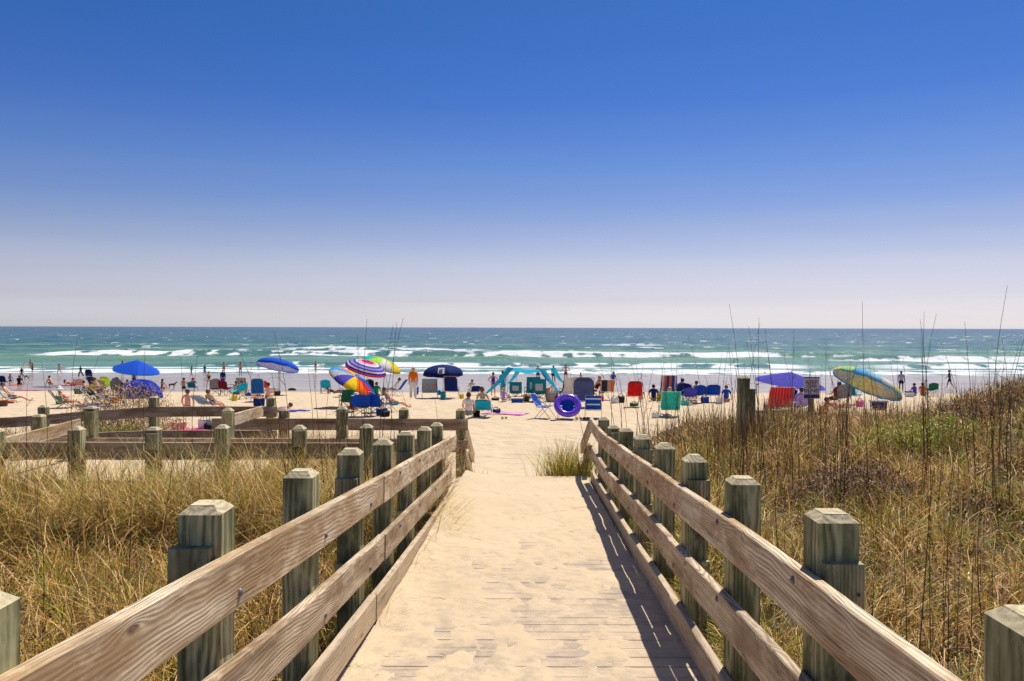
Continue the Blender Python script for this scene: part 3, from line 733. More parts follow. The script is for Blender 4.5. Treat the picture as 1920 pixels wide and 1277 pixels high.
def grass(side):
    parts = []; S = 1 if side > 0 else -1; N = 1.15 if side > 0 else .95
    patch = lambda P: fbm(P[:, 0] * .55, P[:, 1] * .55, 210, 3)
    # matted dead thatch
    n = int(36000 * N); P = scatter(n, side, .9, 17 if side > 0 else 19); d = P[:, 1]
    c = pick(n, ['straw', 'pale', 'grey', 'brown', 'dark', 'rust'], [3.4, 2.0, 2.8, 2.8, 2.0, .6] if side > 0 else [3.6, 2.2, 2.8, 2.8, 2.2, .5])
    P[:, 2] += RNG.random(n) * .13
    parts.append(blades(P, RNG.uniform(.16, .42, n), RNG.uniform(0, 2 * PI, n), RNG.uniform(.2, 1.5, n), RNG.uniform(.3, 2.6, n), .0042 + .00075 * d, c * np.exp(RNG.normal(0, .35, (n, 1))), 5, .55))
    # arching tufts
    n = int(17000 * N); P = scatter(n, side, .9, 17 if side > 0 else 19); d = P[:, 1]; pt = patch(P)
    c = pick(n, ['straw', 'pale', 'olive', 'green', 'brown', 'dark'], [4.4, 2.2, 2.2, .8, 2.6, 1.0]); g = (pt > .60)[:, None]
    c = np.where(g, pick(n, ['olive', 'lime', 'green', 'straw'], [3, 1.2 if side > 0 else .5, 1.4 if side > 0 else .6, 2]), c)
    if side < 0: c = c * np.array([1.0, .93, .85])
    tc_ = c * np.array([1.35, 1.15, 1.1])
    parts.append(blades(P, RNG.uniform(.28, .62, n) * (1 + .2 * (side < 0)), RNG.uniform(0, 2 * PI, n), RNG.uniform(.05, .7, n), RNG.uniform(.5, 2.5, n), .0045 + .0007 * d, c, 5, .2, tc_))
    # upright coarse stems (thick on the seaward dune)
    n = int(7000 if side > 0 else 6500); P = scatter(n, side, 1.0, 17.5, .75 if side > 0 else 1.0); d = P[:, 1]
    c = pick(n, ['brown', 'rust', 'dark', 'grey', 'straw'], [4, 2, 2, 2, 1.4])
    parts.append(blades(P, RNG.uniform(.25, .6, n) * (1 + .3 * RNG.random(n) * (d > 7)), RNG.uniform(0, 2 * PI, n), RNG.normal(0, .16, n), RNG.normal(.1, .3, n), .0045 + .0005 * d, c, 4, .1))
    if side < 0:
        n = 15000; P = scatter(n, side, 7.4, YD - .05, .8); c = pick(n, ['straw', 'pale', 'olive', 'brown', 'grey', 'green'], [4, 2, 3, 2, 1, 1])
        parts.append(blades(P, RNG.uniform(.55, 1.25, n), RNG.uniform(0, 2 * PI, n), RNG.uniform(.05, .6, n), RNG.uniform(.4, 2.2, n), np.full(n, .009), c, 6, .12, c * 1.25))
        n = 16000; P = scatter(n * 7, side, YD + .05, YC, 1.0); P = P[P[:, 0] > -3.6][:n]; n = len(P); c = pick(n, ['straw', 'brown', 'rust', 'grey', 'pale', 'olive'], [3, 3, 1.5, 2, 2, 1])
        parts.append(blades(P, RNG.uniform(.35, .95, n), RNG.uniform(0, 2 * PI, n), RNG.uniform(.05, .6, n), RNG.uniform(.2, 2.2, n), np.full(n, .009), c, 6, .12, c * 1.25))
    if side > 0:
        P = scatter(60000, side, 9.5, 16.2, 1.0); pxs_ = 960 + P[:, 0] * F / P[:, 1]; kk = RNG.random(len(P)) < sstep(1150, 1260, pxs_) * sstep(1950, 1700, pxs_)
        P = P[kk][:3000]; n = len(P); c = pick(n, ['brown', 'rust', 'dark', 'grey', 'straw', 'pale', 'olive'], [4, 1, 1.5, 2, 3, 2, 2])
        parts.append(blades(P, RNG.uniform(.22, .55, n) * np.exp(RNG.normal(0, .25, n)), RNG.uniform(0, 2 * PI, n), RNG.normal(0, .25, n), RNG.normal(.1, .45, n), np.full(n, .0085), c, 5, .15))
        q_ = RNG.normal(0, 1, (900, 2)) * [.45, .30] + [3.72, 12.45]; P = np.concatenate([q_, ground_z(q_[:, 0], q_[:, 1])[:, None] - .02], 1); n = 900; c = pick(n, ['brown', 'dark', 'straw', 'grey', 'olive'], [4, 2, 2, 2, 1])
        parts.append(blades(P, RNG.uniform(.3, .8, n), RNG.uniform(0, 2 * PI, n), RNG.normal(0, .16, n), RNG.normal(.1, .4, n), np.full(n, .009), c, 5, .12))
    # leafy green shoots
    n = int(2600 * N); P = scatter(n, side, 1.0, 13); c = pick(n, ['lime', 'green', 'olive'], [2, 3, 2])
    parts.append(blades(P, RNG.uniform(.25, .55, n), RNG.uniform(0, 2 * PI, n), RNG.uniform(0, .35, n), RNG.uniform(.1, 1.2, n), .006 + .0006 * P[:, 1], c, 5, .05))
    # tussocks: fans of long blades from one root
    m_ = 230 if side > 0 else 190; R_ = scatter(m_, side, 1.2, 15); per = 42
    P = np.repeat(R_, per, 0); n = len(P); P[:, :2] += RNG.normal(0, .035, (n, 2)); sz = np.repeat(RNG.uniform(.7, 1.2, m_), per)
    kind = np.repeat(RNG.random(m_), per)[:, None]
    c = np.where(kind < .5, pick(n, ['straw', 'pale', 'olive'], [4, 2, 2]), pick(n, ['olive', 'green', 'lime', 'straw'], [3, 2, 1, 2]))
    parts.append(blades(P, RNG.uniform(.35, .75, n) * sz, RNG.uniform(0, 2 * PI, n), RNG.uniform(.05, .6, n), RNG.uniform(.5, 2.3, n), .0045 + .0006 * P[:, 1], c, 6, .1, c * np.array([1.35, 1.1, 1.0])))
    V, Q, Cc = merge(parts)
    o = np_mesh('dune_grass', V, Q, M_GRASS, cols={'tint': Cc})
    tag(o, 'tangled dry and green dune grass covering the %s dune' % ('right' if side > 0 else 'left'), 'dune grass', kind='stuff')
grass(-1); grass(1)

def clump(name, label, x, y, n, hh, spread, cols, p, lean=(0, .5), curl=(.3, 1.8), w=.005, cat='grass tuft', dirn=None, group=None, zoff=0):
    P = np.zeros((n, 3)); P[:, 0] = x + RNG.normal(0, spread[0], n); P[:, 1] = y + RNG.normal(0, spread[1], n)
    P[:, 2] = ground_z(P[:, 0], P[:, 1]) - .02 + zoff
    az = RNG.uniform(0, 2 * PI, n) if dirn is None else RNG.normal(dirn, .8, n)
    c = pick(n, cols, p)
    v, q, cc = blades(P, RNG.uniform(*hh, n), az, RNG.uniform(*lean, n), RNG.uniform(*curl, n), np.full(n, w), c, 6, .05, c * np.array([1.3, 1.12, 1.0]))
    o = np_mesh(name, v, q, M_GRASS, cols={'tint': cc}); tag(o, label, cat, group); return o
clump('grass_tuft', 'green grass tuft growing at the right end of the boardwalk', .95, 12.7, 900, (.35, .95), (.22, .24), ['olive', 'green', 'lime', 'straw', 'pale'], [4, 4, 1, 2, 1], w=.010, curl=(.2, 1.5))
clump('grass_tuft', 'arching grass tuft leaning over the left edge of the boardwalk', -.90, 8.6, 330, (.35, .85), (.07, .5), ['olive', 'green', 'straw', 'pale'], [4, 3, 3, 2], w=.009, dirn=-.2, curl=(.6, 2.0))
clump('grass_tuft', 'small green grass tuft in the sand beyond the left corner post', -.58, 12.75, 90, (.15, .38), (.09, .1), ['olive', 'green', 'straw'], [3, 3, 2], w=.008)
clump('grass_tuft', 'bright green leafy tuft under the right rail halfway along', 1.27, 8.2, 150, (.25, .6), (.10, .35), ['lime', 'green', 'olive'], [4, 3, 2], w=.009)
k = 0
for (x, y, n_, d_) in ((-1.22, 3.3, 90, 0), (-1.2, 4.3, 120, 0), (-1.17, 5.5, 130, 0), (-1.12, 6.6, 120, 0), (1.28, 3.3, 70, PI), (1.27, 4.5, 90, PI), (1.28, 5.6, 100, PI), (1.3, 6.7, 90, PI), (1.3, 9.3, 100, PI)):
    clump('grass_tuft', 'grass tuft growing up between the %s fence posts' % ('left' if x < 0 else 'right'), x + yaw(y), y, int(n_ * 1.8), (.25, .68), (.08, .28), ['olive', 'green', 'straw', 'pale', 'lime'], [3, 3, 2, 1, 2], w=.007, curl=(.2, 1.8),
          group='grass tufts along the %s fence' % ('left' if x < 0 else 'right'))
# bushes
def bush(label, cx, cy, r, hgt, n, cols, p, leaf=.03):
    P = RNG.normal(0, 1, (n, 3)); P /= np.linalg.norm(P, axis=1)[:, None]; P *= (RNG.random(n) ** .45)[:, None]
    lump = 1 + .5 * (fbm(P[:, 0] * 3 + 5, P[:, 1] * 3 + P[:, 2] * 2, 230, 2) - .5)
    Q = np.stack([cx + P[:, 0] * r * lump, cy + P[:, 1] * r * .8 * lump, np.abs(P[:, 2]) * hgt * lump], 1)
    Q[:, 2] += ground_z(Q[:, 0], Q[:, 1]); c = pick(n, cols, p)
    v, q, cc = blades(Q, RNG.uniform(.6, 1.6, n) * leaf * 2, RNG.uniform(0, 2 * PI, n), RNG.uniform(0, 1.5, n), RNG.uniform(0, 1, n), np.full(n, leaf * .7), c, 2, .2)
    o = np_mesh('leaves', v, q, M_GRASS, cols={'tint': cc}); rt = empty('shrub', (0, 0, 0), 0, label, 'shrub'); o.parent = rt
    mb = MB()
    for i in range(14):
        a = random.uniform(0, 2 * PI); e = random.uniform(.3, .9); zz = float(ground_z(cx, cy))
        mb.tube([(cx, cy, zz - .05), (cx + math.cos(a) * r * e * .5, cy + math.sin(a) * r * e * .4, zz + hgt * .5), (cx + math.cos(a) * r * e, cy + math.sin(a) * r * e * .8, zz + hgt * random.uniform(.7, 1.05))], [.008, .006, .003], 5)
    mb.build('stems', plain((.10, .07, .045)), rt)
bush('dry brown shrub on the dune in front of the blue tent', -8.9, 18.2, 1.45, 1.38, 15000, ['brown', 'straw', 'olive', 'grey', 'pale'], [5, 3, 1, 2, 1], .026)
bush('low green shrub behind the farthest ramp fence', -7.6, 15.6, .9, .55, 5200, ['olive', 'green', 'lime', 'brown'], [4, 3, 1.5, 1], .026)
bush('bright yellow-green shrub on the right dune', 5.6, 11.0, .85, .62, 6000, ['lime', 'olive', 'green', 'straw', 'pale'], [5, 2, 1, 2, 1], .026)
bush('dark brown tangled shrub low on the right dune', 3.7, 8.6, .8, .46, 7000, ['dark', 'brown', 'grey', 'rust'], [4, 3, 2, 1], .02)
bush('brown tangled shrub on the crest at the far right', 9.0, 12.6, 1.5, .55, 9000, ['brown', 'dark', 'olive', 'rust', 'grey'], [4, 3, 1.4, 1.5, 1.5], .024)
bush('rust brown shrub left of the crest shrub', 7.1, 12.2, 1.0, .6, 6500, ['brown', 'rust', 'grey', 'dark', 'olive'], [4, 2, 2, 2, 1], .024)
bush('small green shrub on the crest at the far right', 7.3, 10.6, .5, .45, 3000, ['green', 'olive', 'lime'], [4, 2, 1], .026)
bush('low brown shrub at the right edge below the crest', 6.3, 8.6, .8, .4, 6000, ['dark', 'brown', 'rust', 'straw'], [3, 3, 2, 1], .02)

# tall sea oat stalks standing above everything: one object each
M_STALK = [plain((.10, .065, .04), .7, .2, .3), plain((.15, .09, .045), .7, .2, .3), plain((.30, .21, .11), .7, .2, .2)]
def stalk(pb, Yb, pt, yt, side, w=.0035, mi=0):
    mi = random.choice((0, 1, 1, 2)) if yt > 640 else mi
    xb = (pb - 960) * Yb / F; b = Vector((xb, Yb, float(ground_z(xb, Yb)))); t_ = W(pt, yt, Yb + random.uniform(-.25, .25))
    bow = Vector((random.uniform(-.04, .04), 0, 0)); mb = MB(); L = (t_ - b).length; sb = random.uniform(-.08, .08)
    pts = [b.lerp(t_, k / 7) + bow * math.sin(k / 7 * PI) * L + Vector((sb * L * (k / 7) ** 3, 0, 0)) for k in range(8)]
    ws = [w * (1 - .72 * k / 7) for k in range(8)]
    mb.tube(pts, ws, 5, 0)
    if random.random() < .0:
        for k in range(9):
            p = pts[5].lerp(pts[7], k / 8); a = random.uniform(-.6, .6) + (PI if sb < 0 else 0); L2 = random.uniform(.03, .07)
            mb.tube([p, p + Vector((math.cos(a) * L2, math.sin(a) * L2 * .5, L2 * .2)), p + Vector((math.cos(a) * L2 * 1.7, math.sin(a) * L2, -L2 * .8))], [w * .5, w * 1.1, w * .5], 4)
    elif random.random() < .2:
        for k in (5, 6):
            a = random.uniform(0, 2 * PI); p = pts[k]; L2 = random.uniform(.05, .14)
            mb.tube([p, p + Vector((math.cos(a) * L2 * .6, math.sin(a) * L2 * .6, L2 * .7)), p + Vector((math.cos(a) * L2 * 1.3, math.sin(a) * L2 * 1.3, L2 * .6))], [w * .5, w * .4, w * .25], 4)
    o = mb.build('sea_oat_stalk', M_STALK[mi])
    tag(o, ('thin bare stalk rising from the right dune' if side > 0 else 'thin bare stalk rising from the left dune'), 'sea oat stalk', 'sea oat stalks on the %s dune' % ('right' if side > 0 else 'left'))
for a in ((168, 9, 120, 632), (78, 9, 82, 682), (262, 9, 259, 642), (372, 9, 362, 648), (532, 9, 540, 622), (352, 9, 351, 668), (150, 10, 168, 668), (690, 7.5, 657, 598), (706, 8, 648, 628),
          (718, 7.5, 708, 604), (727, 7, 727, 596), (722, 7.5, 700, 610), (620, 8, 590, 700), (640, 8, 606, 716), (585, 11, 580, 690), (612, 6, 470, 662), (560, 7, 510, 700), (300, 7, 330, 770), (775, 9, 744, 700),
          (788, 8, 770, 728), (830, 9, 812, 745), (240, 6, 262, 880), (75, 6, 60, 900), (78, 5, 92, 930), (225, 6, 200, 850), (130, 6, 150, 900), (600, 7, 640, 742), (655, 8, 632, 700), (0, 9, -6, 690), (50, 8, 30, 720)):
    stalk(*a, -1, .003 + .0003 * a[1], random.choice((0, 0, 1)))
for a in ((1395, 9, 1383, 570), (1412, 9.5, 1405, 596), (1408, 9, 1415, 606), (1422, 10, 1404, 612), (1440, 9, 1425, 640), (1462, 10, 1440, 615), (1488, 9, 1492, 616), (1500, 9, 1480, 655), (1520, 10, 1522, 655), (1545, 9, 1526, 640),
          (1636, 7.5, 1616, 565), (1565, 8.5, 1570, 660), (1590, 9, 1570, 690), (1662, 9, 1640, 670), (1735, 9, 1727, 598), (1740, 9, 1740, 584), (1745, 9, 1729, 612), (1750, 9.5, 1734, 588), (1730, 9, 1731, 640), (1760, 9, 1770, 700), (1830, 8.5, 1800, 602),
          (1822, 8.5, 1785, 640), (1880, 7, 1873, 535), (1893, 8, 1905, 606), (1890, 7.5, 1896, 634), (1875, 8, 1900, 650), (1865, 8, 1872, 645), (1300, 10, 1262, 640), (1330, 10, 1310, 628), (1315, 10, 1250, 660), (1345, 9, 1352, 650),
          (1250, 11, 1248, 690), (1222, 10.5, 1200, 670), (1196, 11, 1198, 672), (1172, 11, 1165, 655), (1160, 11, 1141, 668), (1140, 11.5, 1137, 672), (1205, 10, 1222, 690), (1360, 9, 1366, 640), (1375, 9, 1392, 660), (1470, 6, 1462, 770), (1700, 4, 1688, 905),
          (1712, 4, 1722, 880), (1750, 4.2, 1742, 1000), (1765, 4.2, 1770, 860), (1795, 4.3, 1800, 930), (1812, 4, 1815, 1000), (1776, 4, 1782, 1010), (1618, 4.2, 1612, 1030), (1632, 4.2, 1630, 1050), (1560, 6, 1556, 855), (1850, 5, 1846, 830)):
    stalk(*a, 1, .003 + .0003 * a[1], random.choice((0, 0, 1, 1)))
for i in range(70):
    pb = random.uniform(1135, 1910); Yb = random.uniform(7.5, 14); 
    if pb < 1240: Yb = random.uniform(9, 12)
    stalk(pb, Yb, pb + random.gauss(-6, 26), random.uniform(655, 745), 1, .0025 + .0003 * Yb, random.choice((0, 1, 1, 2)))
# ================================================================ people and beach things: builders
SKIN = {'fair': plain((.80, .50, .36), .55, .3, .05), 'tan': plain((.66, .36, .21), .55, .3, .05), 'brown': plain((.34, .16, .09), .55, .3, .05), 'pink': plain((.85, .45, .33), .55, .3, .05)}
HAIR = {'dark': plain((.03, .02, .015), .5, .4, .2), 'brown': plain((.12, .06, .03), .5, .4, .2), 'blond': plain((.50, .34, .14), .5, .4, .2), 'grey': plain((.5, .48, .45), .5, .3, .1), 'white': plain((.8, .78, .74), .5, .3, .05)}
COL = dict(navy=(.012, .03, .17), blue=(.01, .09, .55), royal=(.02, .13, .75), sky=(.04, .40, .85), teal=(.01, .25, .33), turq=(.02, .50, .68), aqua=(.03, .62, .50), red=(.75, .02, .02), orange=(.95, .20, .01), yellow=(.95, .68, .02),
           lime=(.55, .85, .02), green=(.02, .38, .12), dgreen=(.02, .16, .09), purple=(.10, .03, .60), violet=(.10, .09, .55), lav=(.45, .35, .80), pink=(.85, .10, .35), lpink=(.85, .45, .65), maroon=(.22, .01, .04), black=(.02, .02, .025), white=(.82, .82, .80),
           grey=(.30, .30, .31), lgrey=(.55, .56, .58), beige=(.55, .45, .32), brown=(.16, .09, .05), slate=(.10, .13, .30))
def fab(n, tr=.22): return fabric(COL[n], tr) if isinstance(n, str) else n

def seg_dir(pitch, out=0.0, s=1):
    """unit vector: pitch 0 = straight down, 90 = forward (+y), 180 = up; out = degrees to the side s"""
    p = R(pitch); o = R(out); return Vector((s * math.sin(o), math.sin(p) * math.cos(o), -math.cos(p) * math.cos(o)))
POSES = {  # lean (fwd+), thigh L/R, shin L/R, arm L/R (pitch,out), forearm L/R (pitch,in), seat height or None
 'stand': dict(lean=2, th=(3, -3), sh=(-1, -6), ar=((6, 8), (-4, 8)), fa=((16, -2), (10, -2))),
 'walk': dict(lean=5, th=(24, -16), sh=(8, -34), ar=((-24, 8), (24, 8)), fa=((2, 0), (48, 0))),
 'run': dict(lean=14, th=(48, -22), sh=(-8, -62), ar=((-40, 12), (42, 12)), fa=((30, 0), (110, 0))),
 'hips': dict(lean=0, th=(3, 3), sh=(-2, -2), ar=((-18, 42), (-18, 42)), fa=((18, -48), (18, -48))),
 'armsup': dict(lean=0, th=(6, -6), sh=(0, -8), ar=((60, 60), (70, 50)), fa=((100, 40), (110, 30))),
 'point': dict(lean=2, th=(4, -4), sh=(0, -4), ar=((6, 8), (88, 20)), fa=((12, 0), (90, 0))),
 'bend': dict(lean=52, th=(14, -4), sh=(-10, -14), ar=((30, 5), (45, 8)), fa=((20, 0), (40, 0))),
 'crouch': dict(lean=38, th=(112, 92), sh=(-42, -58), ar=((28, 10), (40, 20)), fa=((12, 0), (70, 0)), seat=.24),
 'chair': dict(lean=-24, th=(84, 80), sh=(12, 18), ar=((30, 14), (36, 14)), fa=((82, 0), (78, 0)), seat=.36),
 'recline': dict(lean=-38, th=(88, 92), sh=(62, 50), ar=((24, 14), (30, 14)), fa=((70, 0), (80, 0)), seat=.30),
 'sit': dict(lean=6, th=(98, 92), sh=(44, 30), ar=((34, 12), (26, 18)), fa=((60, -20), (40, 0)), seat=.13),
 'kneeup': dict(lean=14, th=(128, 124), sh=(-30, -24), ar=((60, 10), (58, 10)), fa=((88, -16), (90, -16)), seat=.13),
 'lieback': dict(lean=-72, th=(92, 118), sh=(84, -2), ar=((-20, 20), (10, 40)), fa=((30, 0), (60, 0)), seat=.12),
 'lie': dict(lean=-84, th=(90, 90), sh=(88, 88), ar=((80, 8), (80, 12)), fa=((88, 0), (88, 0)), seat=.11)}
def joints(pose, h=1.7, kid=False, head_turn=0):
    p = POSES[pose]; k = h / 1.7; J = {}
    pel = Vector((0, 0, 0)); up = Vector((0, math.sin(R(p['lean'])), math.cos(R(p['lean']))))
    J['pelvis'] = pel; J['waist'] = pel + up * .15 * k; J['chest'] = pel + up * .36 * k; J['neckb'] = pel + up * .50 * k
    nup = Vector((0, math.sin(R(p['lean'] * .45)), math.cos(R(p['lean'] * .45))))
    hs = 1.16 if kid else 1.0
    J['neck'] = J['neckb'] + nup * .06 * k; J['head'] = J['neck'] + (nup * .10 + Vector((0, .015, 0))) * k * hs; J['top'] = J['neck'] + nup * .19 * k * hs
    for i, s in enumerate((-1, 1)):
        n = 'LR'[i]
        J['sh' + n] = pel + up * .455 * k + Vector((s * .175 * k, 0, 0))
        J['el' + n] = J['sh' + n] + seg_dir(p['ar'][i][0], p['ar'][i][1], s) * .29 * k
        J['wr' + n] = J['el' + n] + seg_dir(p['fa'][i][0], p['fa'][i][1], s) * .245 * k
        J['hip' + n] = pel + Vector((s * .085 * k, 0, -.04 * k))
        J['kn' + n] = J['hip' + n] + seg_dir(p['th'][i], 4, s) * .42 * k
        J['an' + n] = J['kn' + n] + seg_dir(p['sh'][i], 0, s) * .41 * k
        fd = seg_dir(p['sh'][i] + 82, 6, s); J['toe' + n] = J['an' + n] + fd * .15 * k
    low = min(min(J['an' + n].z, J['toe' + n].z) for n in 'LR') - .055 * k
    dz = p['seat'] if 'seat' in p else -low
    for q in J: J[q] = J[q] + Vector((0, 0, dz))
    if 'seat' in p and pose in ('chair', 'recline', 'crouch'):
        for n in 'LR':
            for q in ('an', 'toe'):
                J[q + n].z = max(J[q + n].z, .06 * k)
    if pose in ('sit', 'kneeup', 'lieback', 'lie'):
        for n in 'LR':
            for q in ('kn', 'an', 'toe'): J[q + n].z = max(J[q + n].z, .06 * k)
    return J, k, up
def skin_mesh(name, verts, edges, radii, mat, parent, root=0, lv=1):
    me = bpy.data.meshes.new(name); me.from_pydata([tuple(v) for v in verts], edges, []); me.materials.append(mat)
    o = bpy.data.objects.new(name, me); C.objects.link(o)
    if parent is not None: o.parent = parent
    m = o.modifiers.new('skin', 'SKIN'); m.use_smooth_shade = True
    for i, r in enumerate(radii):
        sv = me.skin_vertices[0].data[i] if me.skin_vertices else None
        if sv is not None: sv.radius = (r, r) if not isinstance(r, tuple) else r; sv.use_root = (i == root)
    s = o.modifiers.new('sub', 'SUBSURF'); s.levels = lv; s.render_levels = lv
    return o
def ensure_skin(me):
    if not me.skin_vertices:
        bm = bmesh.new(); bm.from_mesh(me); bm.verts.layers.skin.verify(); bm.to_mesh(me); bm.free()
def skin_obj(name, verts, edges, radii, mat, parent, lv=1):
    me = bpy.data.meshes.new(name); me.from_pydata([tuple(v) for v in verts], edges, []); me.materials.append(mat)
    ensure_skin(me)
    for i, r in enumerate(radii):
        sv = me.skin_vertices[0].data[i]; sv.radius = r if isinstance(r, tuple) else (r, r); sv.use_root = (i == 0)
    o = bpy.data.objects.new(name, me); C.objects.link(o)
    if parent is not None: o.parent = parent
    m = o.modifiers.new('skin', 'SKIN'); m.use_smooth_shade = True
    s = o.modifiers.new('sub', 'SUBSURF'); s.levels = lv; s.render_levels = lv
    return o
def person(label, x, y, z, rz, pose='stand', h=1.68, skin='fair', hair='brown', long=False, wear=(), hat=None, kid=False, child_name='person', dz=0, group=None, thin=1.0):
    """wear: list of (garment, colour); garments: shirt, longshirt, tank, shorts, trousers, suit, briefs, dress"""
    root = empty('person', (x, y, z + dz), rz, label, 'person', group)
    J, k, up = joints(pose, h, kid); g = k * (0.9 if kid else 1) * thin
    names = ['pelvis', 'waist', 'chest', 'neckb', 'neck', 'head', 'top']; V = [J[n] for n in names]; idx = {n: i for i, n in enumerate(names)}
    Rr = [(.135 * g, .105 * g), (.115 * g, .09 * g), (.135 * g, .10 * g), (.085 * g, .07 * g), .05 * g, .088 * k * (1.1 if kid else 1), .062 * k * (1.1 if kid else 1)]
    E = [(i, i + 1) for i in range(6)]
    def addv(n, v, r, pr):
        idx[n] = len(V); V.append(v); Rr.append(r); E.append((idx[pr], idx[n]))
    for n in 'LR':
        s = -1 if n == 'L' else 1
        addv('sh' + n, J['sh' + n], .055 * g, 'chest' if False else 'neckb'); addv('el' + n, J['el' + n], .040 * g, 'sh' + n); addv('wr' + n, J['wr' + n], .026 * g, 'el' + n)
        d = (J['wr' + n] - J['el' + n]).normalized(); sd_ = d.cross(Vector((0, 1, .3))).normalized(); curl = Vector((-s, .4, 0)) * .4
        addv('pa' + n, J['wr' + n] + d * .055 * k, (.030 * g, .018 * g), 'wr' + n)
        for f in range(4):
            fl = (.070, .078, .074, .060)[f]
            addv('f%d%s' % (f, n), J['wr' + n] + d * (.055 + fl) * k + sd_ * (f - 1.5) * .020 * k + curl * .03 * k, .008 * k, 'pa' + n)
        addv('t' + n, J['wr' + n] + d * .05 * k + sd_ * -.055 * k, .010 * k, 'wr' + n)
        addv('hip' + n, J['hip' + n], .090 * g, 'pelvis'); addv('kn' + n, J['kn' + n], .058 * g, 'hip' + n)
        addv('cf' + n, J['kn' + n].lerp(J['an' + n], .3), .056 * g, 'kn' + n); addv('an' + n, J['an' + n], .036 * g, 'cf' + n); addv('toe' + n, J['toe' + n], .030 * g, 'an' + n)
    skin_obj('body', V, E, Rr, SKIN[skin], root, 1)
    # hair, with the face left free
    hc = J['head']; hr = .108 * k * (1.12 if kid else 1); mb = MB()
    mb.blob(hc + Vector((0, -.022 * k, .022 * k)), (hr * .92, hr * .98, hr * 1.04), 12)
    if long == 'bun': mb.blob(hc + Vector((0, -.09 * k, .10 * k)), hr * .5, 8)
    elif long:
        mb.blob(hc + Vector((0, -.06 * k, -.10 * k)), (hr * .85, hr * .55, hr * 1.6), 10)
    mb.build('hair', HAIR[hair], root, smooth=True)
    fb = MB(); fb.tube([hc + Vector((0, .080 * k, .015 * k)), hc + Vector((0, .108 * k, -.018 * k)), hc + Vector((0, .09 * k, -.025 * k))], [.008 * k, .014 * k, .008 * k], 6)
    for s in (-1, 1):
        fb.blob(hc + Vector((s * .092 * k, 0, -.01 * k)), (.012 * k, .022 * k, .032 * k), 6)
        fb.blob(hc + Vector((s * .033 * k, .088 * k, .016 * k)), .010 * k, 6, 1)
    fb.box(hc + Vector((0, .086 * k, -.052 * k)), (.045 * k, .01 * k, .010 * k), 2)
    fb.build('face', [SKIN[skin], M_BLACK, plain((.4, .1, .09))], root, smooth=True)
    if hat:
        kind, hc_ = hat; m = MB(); top = hc + Vector((0, -.01 * k, .035 * k))
        if kind == 'sun': m.lathe([(0, .14), (.07, .135), (.105, .10), (.112, .03), (.20, .0), (.235, -.02), (.2, -.012), (.11, .012)], 18, 0, top)
        elif kind == 'cap': m.lathe([(0, .11), (.06, .10), (.105, .055), (.116, 0), (.112, -.01)], 14, 0, top); m.lathe([(.07, 0), (.10, .004), (.10, -.006), (.07, -.004)], 12, 0, top + Vector((0, .085, .005)))
        m.build('hat', fab(hc_), root, smooth=True)
    for garment, c in wear:
        mt = c if not isinstance(c, str) else fab(c, .1)
        def chain(ns, rs, ed): return skin_obj(garment, [J[n] if isinstance(n, str) else n for n in ns], ed, rs, mt, root, 1)
        e = 1.14 * g
        P = J['pelvis']; W_ = J['waist']; Ch = J['chest']; Nb = J['neckb']
        if garment in ('shirt', 'tank', 'longshirt', 'dress'):
            vs = [P, W_, Ch, Nb]; rs = [(.142 * e, .118 * e), (.128 * e, .105 * e), (.142 * e, .108 * e), (.085 * e, .075 * e)]; ed = [(0, 1), (1, 2), (2, 3)]
            if garment != 'tank':
                for n in 'LR':
                    b = len(vs); sh = J['sh' + n]; el = J['el' + n]; wr = J['wr' + n]
                    vs += [sh, sh.lerp(el, .62)]; rs += [.066 * e, .054 * e]; ed += [(3, b), (b, b + 1)]
                    if garment == 'longshirt': vs += [el, wr]; rs += [.050 * e, .036 * e]; ed += [(b + 1, b + 2), (b + 2, b + 3)]
            if garment == 'dress':
                kn = (J['knL'] + J['knR']) / 2; hp = (J['hipL'] + J['hipR']) / 2
                b = len(vs); vs += [hp.lerp(kn, .35), hp.lerp(kn, .95)]; rs += [(.165 * e, .135 * e), (.19 * e, .15 * e)]; ed += [(0, b), (b, b + 1)]
            chain(vs, rs, ed)
        elif garment == 'suit':
            chain([P - up * .04 * k, W_, Ch, Ch.lerp(Nb, .5)], [(.142 * g, .112 * g), (.122 * g, .097 * g), (.142 * g, .108 * g), (.10 * g, .08 * g)], [(0, 1), (1, 2), (2, 3)])
        elif garment in ('shorts', 'trousers', 'briefs'):
            vs = [P, P + up * .07 * k]; rs = [(.142 * e, .115 * e), (.132 * e, .105 * e)]; ed = [(0, 1)]
            for n in 'LR':
                hp = J['hip' + n]; kn = J['kn' + n]; an = J['an' + n]; b = len(vs)
                if garment == 'briefs': vs += [hp.lerp(kn, .12)]; rs += [.094 * g]; ed += [(0, b)]
                elif garment == 'shorts': vs += [hp, hp.lerp(kn, .62)]; rs += [.10 * e, .086 * e]; ed += [(0, b), (b, b + 1)]
                else: vs += [hp, kn, kn.lerp(an, .55), kn.lerp(an, .95)]; rs += [.10 * e, .076 * e, .072 * e, .07 * e]; ed += [(0, b), (b, b + 1), (b + 1, b + 2), (b + 2, b + 3)]
            chain(vs, rs, ed)
        elif garment == 'top':
            chain([Ch - up * .05 * k, Ch + up * .04 * k], [(.146 * g, .115 * g), (.142 * g, .110 * g)], [(0, 1)])
    return root

